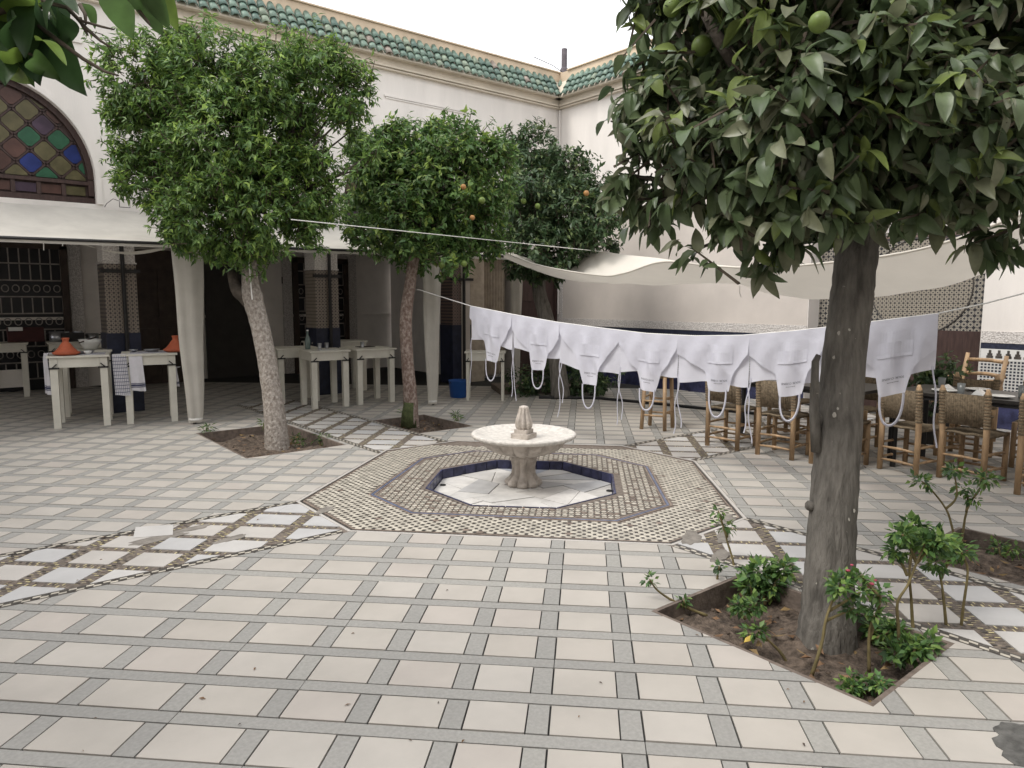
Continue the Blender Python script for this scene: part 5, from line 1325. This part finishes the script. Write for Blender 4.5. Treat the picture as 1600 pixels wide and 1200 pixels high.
for x0, y0, x1, y1, ti in lv:
    p0, p1 = at(x0, y0, dF+random.uniform(-.12, .12)), at(x1, y1, dF+random.uniform(-.12, .12)); d = p1-p0; L = np.linalg.norm(d)
    nr = nrm(np.array([0, 0, 1.0])*.5-_fw*.6+rng.normal(size=3)*.45)
    link('leaf', leaf_mesh('leaf', LEAFX, leaf_arrays(LEAFX, (p0-o_)[None], d[None], nr[None], np.array([L]), np.array([L*.46])), np.array([0]), [L_close[ti]]), ht)
bl = [(at(px, py, dF+.3), r*dF/F, 1.0) for px, py, r in ((-120, -80, 90), (-190, 40, 110), (60, -150, 100), (-300, 0, 150), (220, -150, 90))]
P, A, Nn, LL, TT, tw_ = crown_leaves(bl, 70, 7, .08, .5, droop=.7)
tag(link('crown', leaf_mesh('crown', LEAF8, leaf_arrays(LEAF8, P-o_, A, Nn, LL, LL*.5), TT, L_near), ht), kind='stuff')

# ------------------------------------------------------------------ small plants
def shrub(px, py, stems, label, name='flowering_shrub', group='young shrubs in the planting beds', L=.05, wr=.55, z0=-.08, mats=L_shrub, dens=22, flowers=(), dry=False, per_tuft=11):
    """stems: list of ([(px,py)...], tuft radius px) measured in the plane of the base"""
    bs = gp(px, py, z0); dep = float((bs-CAM)@_fw); t = thing(name, label, 'shrub', tuple(bs), 0, group); P, A, Nn, LL, TT = [], [], [], [], []; st = MB()
    for pts, tr in stems:
        off = random.uniform(-.05, .05)
        w = [at(x, y, dep+off*i/max(1, len(pts)-1))-bs for i, (x, y) in enumerate(pts)]
        if len(w) > 1: st.tube(list(catm(w, 3*len(w))), list(np.linspace(.0085, .004, 3*len(w))), 6, jit=.12)
        if tr:
            r = tr*dep/F; k = int((dens*1.25 if wr > .2 else dens)*max(1, (tr/14)**1.6)); c = w[-1]
            d = rand_dirs(k); p = c+d*(r*rng.uniform(.1, .75, k))[:, None]*np.array([1, 1, .75])
            P.append(p); A.append(nrm(d+np.array([0, 0, -.15])+rng.normal(size=(k, 3))*.4)); Nn.append(nrm(np.array([0, 0, 1.0])+rng.normal(size=(k, 3))*.5)); LL.append((L*.78 if wr > .2 else L)*rng.uniform(.6, 1.2, k)); TT.append(rng.choice(4, k, p=[.35, .3, .2, .15]))
    if st.v: st.build('stems', M_stem, t, True)
    if P:
        P, A, Nn, LL, TT = map(np.concatenate, (P, A, Nn, LL, TT))
        tag(link('foliage', leaf_mesh('foliage', LEAF4, leaf_arrays(LEAF4, P, A, Nn, LL, LL*wr), TT, mats), t), kind='stuff')
    for fx, fy_, r in flowers:
        c = at(fx, fy_, dep)-bs; f = MB()
        for k in range(7):
            a = k*2.4; d = np.array([math.cos(a), math.sin(a), .9]); f.sphere(c+d*r*.4, r*.38, 6)
        f.build('flower', M_flower, t, True)
    return t
shrub(1105, 962, [([(1105, 962), (1075, 950), (1045, 935), (1025, 920), (1015, 905)], 15), ([(1075, 950), (1068, 938)], 14)], 'low sprig leaning over the left corner of the big tree bed')
shrub(1145, 905, [([(1148, 918), (1146, 880), (1136, 845), (1130, 822)], 24), ([(1136, 840), (1122, 798)], 13), ([(1148, 918), (1138, 900)], 0)], 'thin upright shrub at the back left of the big tree bed, with two small tufts')
shrub(1120, 925, [([(1121, 922), (1121, 900), (1124, 885)], 12)], 'tiny wispy sprig beside the thin upright shrub')
shrub(1195, 940, [([(1195, 945), (1190, 915), (1185, 893)], 34), ([(1200, 940), (1215, 905), (1222, 890)], 30), ([(1180, 940), (1172, 915)], 24), ([(1195, 945), (1205, 915)], 30)], 'broad leafy shrub left of the big trunk', L=.075, wr=.55, dens=26)
shrub(1165, 968, [([(1170, 960), (1160, 950)], 26), ([(1170, 960), (1182, 942)], 22), ([(1165, 968), (1150, 945)], 18)], 'low leafy clump in front of the broad shrub', L=.055, dens=22)
shrub(1198, 1012, [([(1235, 1045), (1220, 1020), (1200, 1000), (1185, 985)], 20), ([(1200, 1000), (1170, 990)], 13)], 'sprawling bare shoot with a small leaf tuft near the yellow leaf')
shrub(1268, 1052, [([(1268, 1056), (1284, 1005), (1290, 970), (1302, 935), (1308, 915)], 30), ([(1302, 935), (1318, 905)], 22), ([(1290, 970), (1335, 950)], 26), ([(1295, 955), (1345, 925)], 20)], 'bent yellowish stem rising before the big trunk with fresh green tufts', flowers=((1325, 893, .013), (1331, 884, .010)), L=.055, dens=18)
shrub(1358, 1050, [([(1358, 1050), (1358, 990), (1365, 960)], 24), ([(1358, 1000), (1375, 940), (1372, 925)], 26), ([(1372, 930), (1345, 900)], 14)], 'red flowering shrub close to the right of the big trunk', flowers=((1362, 914, .014), (1368, 908, .010), (1357, 918, .010)), L=.055)
shrub(1405, 1035, [([(1405, 1040), (1404, 985), (1402, 942), (1418, 915), (1432, 880), (1445, 850)], 30), ([(1432, 880), (1420, 850), (1410, 835)], 26), ([(1432, 880), (1465, 845)], 34), ([(1418, 900), (1400, 860)], 24)], 'tallest shrub right of the big trunk, wide leafy top', L=.06, dens=26)
shrub(1428, 1005, [([(1428, 1000), (1424, 940), (1422, 880), (1440, 840)], 30), ([(1422, 880), (1430, 822)], 26)], 'dark stemmed shrub with a high tuft between the leafy shrubs', L=.06, dens=24)
shrub(1482, 1000, [([(1480, 1003), (1476, 950), (1470, 905), (1462, 880)], 26), ([(1500, 1000), (1505, 950), (1512, 890), (1500, 860)], 28), ([(1470, 905), (1490, 860)], 30)], 'pair of thin red tinged stems at the right corner of the big tree bed', flowers=((1512, 862, .010),), L=.055, dens=22)
shrub(1420, 1040, [([(1420, 1035), (1430, 1015)], 34), ([(1420, 1035), (1400, 1020)], 28), ([(1440, 1030), (1452, 1005)], 24)], 'low dark foliage under the right shrubs', L=.06, dens=26, name='low_plant')
shrub(1365, 1000, [([(1365, 1000), (1370, 985)], 30), ([(1365, 1000), (1392, 985)], 30), ([(1360, 1000), (1420, 990)], 26)], 'low dark foliage along the back of the bed right of the big trunk', L=.06, dens=26, name='low_plant')
shrub(1345, 1085, [([(1345, 1085), (1330, 1072)], 26), ([(1345, 1085), (1352, 1068)], 28), ([(1345, 1085), (1372, 1068)], 22)], 'feathery green clump at the front corner of the big tree bed', L=.045, dens=30, name='low_plant')
shrub(1520, 880, [([(1500, 872), (1488, 825), (1478, 795), (1455, 765), (1440, 752)], 24), ([(1478, 795), (1495, 775), (1490, 735)], 24), ([(1500, 870), (1510, 800), (1530, 765), (1540, 748)], 26), ([(1510, 800), (1512, 775), (1505, 765)], 18), ([(1530, 765), (1522, 778)], 16)], 'spindly shrub in the right edge bed with tufts before the chairs', L=.06, dens=22, z0=-.08)
shrub(1565, 870, [([(1565, 872), (1560, 855)], 26), ([(1565, 872), (1580, 860)], 20)], 'low tuft of leaves in the right edge bed', L=.05, dens=22, name='low_plant')
tag(MB().add([(0, 0, 0), (.03, .012, .01), (.06, 0, .02), (.03, -.018, .006)], [(0, 1, 2, 3)]).build('fallen_leaf', mat('yellow_leaf', (.45, .32, .07), .6, .2, 20), None, False, tuple(gp(1162, 1010, -.065)+np.array([0, 0, .02]))), 'single fallen yellow leaf on the soil of the big tree bed', 'leaf')
for px, py, st, l_ in ((322, 684, [([(322, 686), (320, 672)], 8), ([(322, 686), (326, 668)], 8)], 'stiff grey green blades at the left corner of the left tree bed'), (415, 688, [([(415, 690), (412, 660)], 9), ([(418, 690), (428, 680)], 14)], 'blades and weeds against the left trunk base'),
                       (500, 693, [([(500, 698), (500, 685)], 14), ([(500, 698), (508, 688)], 10)], 'green tuft at the right corner of the left tree bed'), (640, 655, [([(640, 668), (634, 645)], 12), ([(640, 668), (662, 660)], 10)], 'weeds hugging the reddish trunk'),
                       (715, 668, [([(716, 668), (716, 652)], 7), ([(714, 668), (712, 648)], 5)], 'small dark stump with shoots at the right of the far bed'), (452, 692, [([(452, 694), (462, 684)], 9), ([(452, 694), (470, 690)], 8)], 'pale weeds right of the left trunk')):
    shrub(px, py, st, l_, name='weed_tuft', group='weeds under the trees', L=.075, wr=.16, dens=26)
# dark shrub bed in front of the far corner, and the potted plant near the niche
sb_ = thing('shrub_bed', 'dense dark shrubs filling the raised bed in the far corner behind the aprons', 'shrub', (4.3, 4.7, 0)); o_ = np.array([4.3, 4.7, 0])
MB().box((0.1, .0, .05), (1.7, .9, .10), R(-28)).build('bed_edge', M_curb, sb_)
bl = [(gp(px, 622, 0)+np.array([.25, .25, z]), r, 1.0) for px, z, r in ((815, .25, .28), (845, .35, .30), (880, .30, .30), (905, .45, .32), (930, .35, .30), (950, .3, .26), (860, .55, .25), (925, .6, .22), (895, .6, .22), (830, .12, .2), (870, .1, .22), (910, .12, .22), (940, .12, .2))]
P, A, Nn, LL, TT, tw_ = crown_leaves(bl, 90, 8, .075, .5)
tag(link('foliage', leaf_mesh('foliage', LEAF4, leaf_arrays(LEAF4, P-o_, A, Nn, LL, LL*.5), TT, L_far), sb_), kind='stuff')
pp_ = thing('potted_plant', 'dark leafy potted plant behind the right dining table', 'potted plant', (4.75, -1.55, 0)); o_ = np.array([4.75, -1.55, 0])
MB().lathe([(.14, 0), (.19, .40), (.21, .42), (.19, .43), (.001, .40)], 20, close=False).build('pot', M_table_top, pp_, True)
P, A, Nn, LL, TT, tw_ = crown_leaves([(o_+np.array([0, 0, .65]), .24, 1), (o_+np.array([.08, -.1, .85]), .18, 1), (o_+np.array([-.1, .12, .8]), .16, 1)], 110, 8, .085, .5)
tag(link('foliage', leaf_mesh('foliage', LEAF4, leaf_arrays(LEAF4, P-o_, A, Nn, LL, LL*.5), TT, L_far), pp_), kind='stuff')
# leaf scraps and grit on the pavement
t = MB()
for k in range(32):
    px, py = random.uniform(0, 1600), random.uniform(700, 1200); p = gp(px, py)
    if any(inside(p, f) for f in BEDP+[POOL]) or p[0] > 6: continue
    a = random.uniform(0, 6.3); s_ = random.uniform(.004, .012)
    t.add([(p[0]+s_*1.5*math.cos(a), p[1]+s_*1.5*math.sin(a), .003), (p[0]-s_*.5*math.sin(a), p[1]+s_*.5*math.cos(a), .007), (p[0]-s_*1.5*math.cos(a), p[1]-s_*1.5*math.sin(a), .003), (p[0]+s_*.5*math.sin(a), p[1]-s_*.5*math.cos(a), .005)], [(0, 1, 2, 3)], random.choice([0, 0, 1]))
tag(t.build('leaf_scraps', [M_drybrown, M_soil]), kind='stuff')
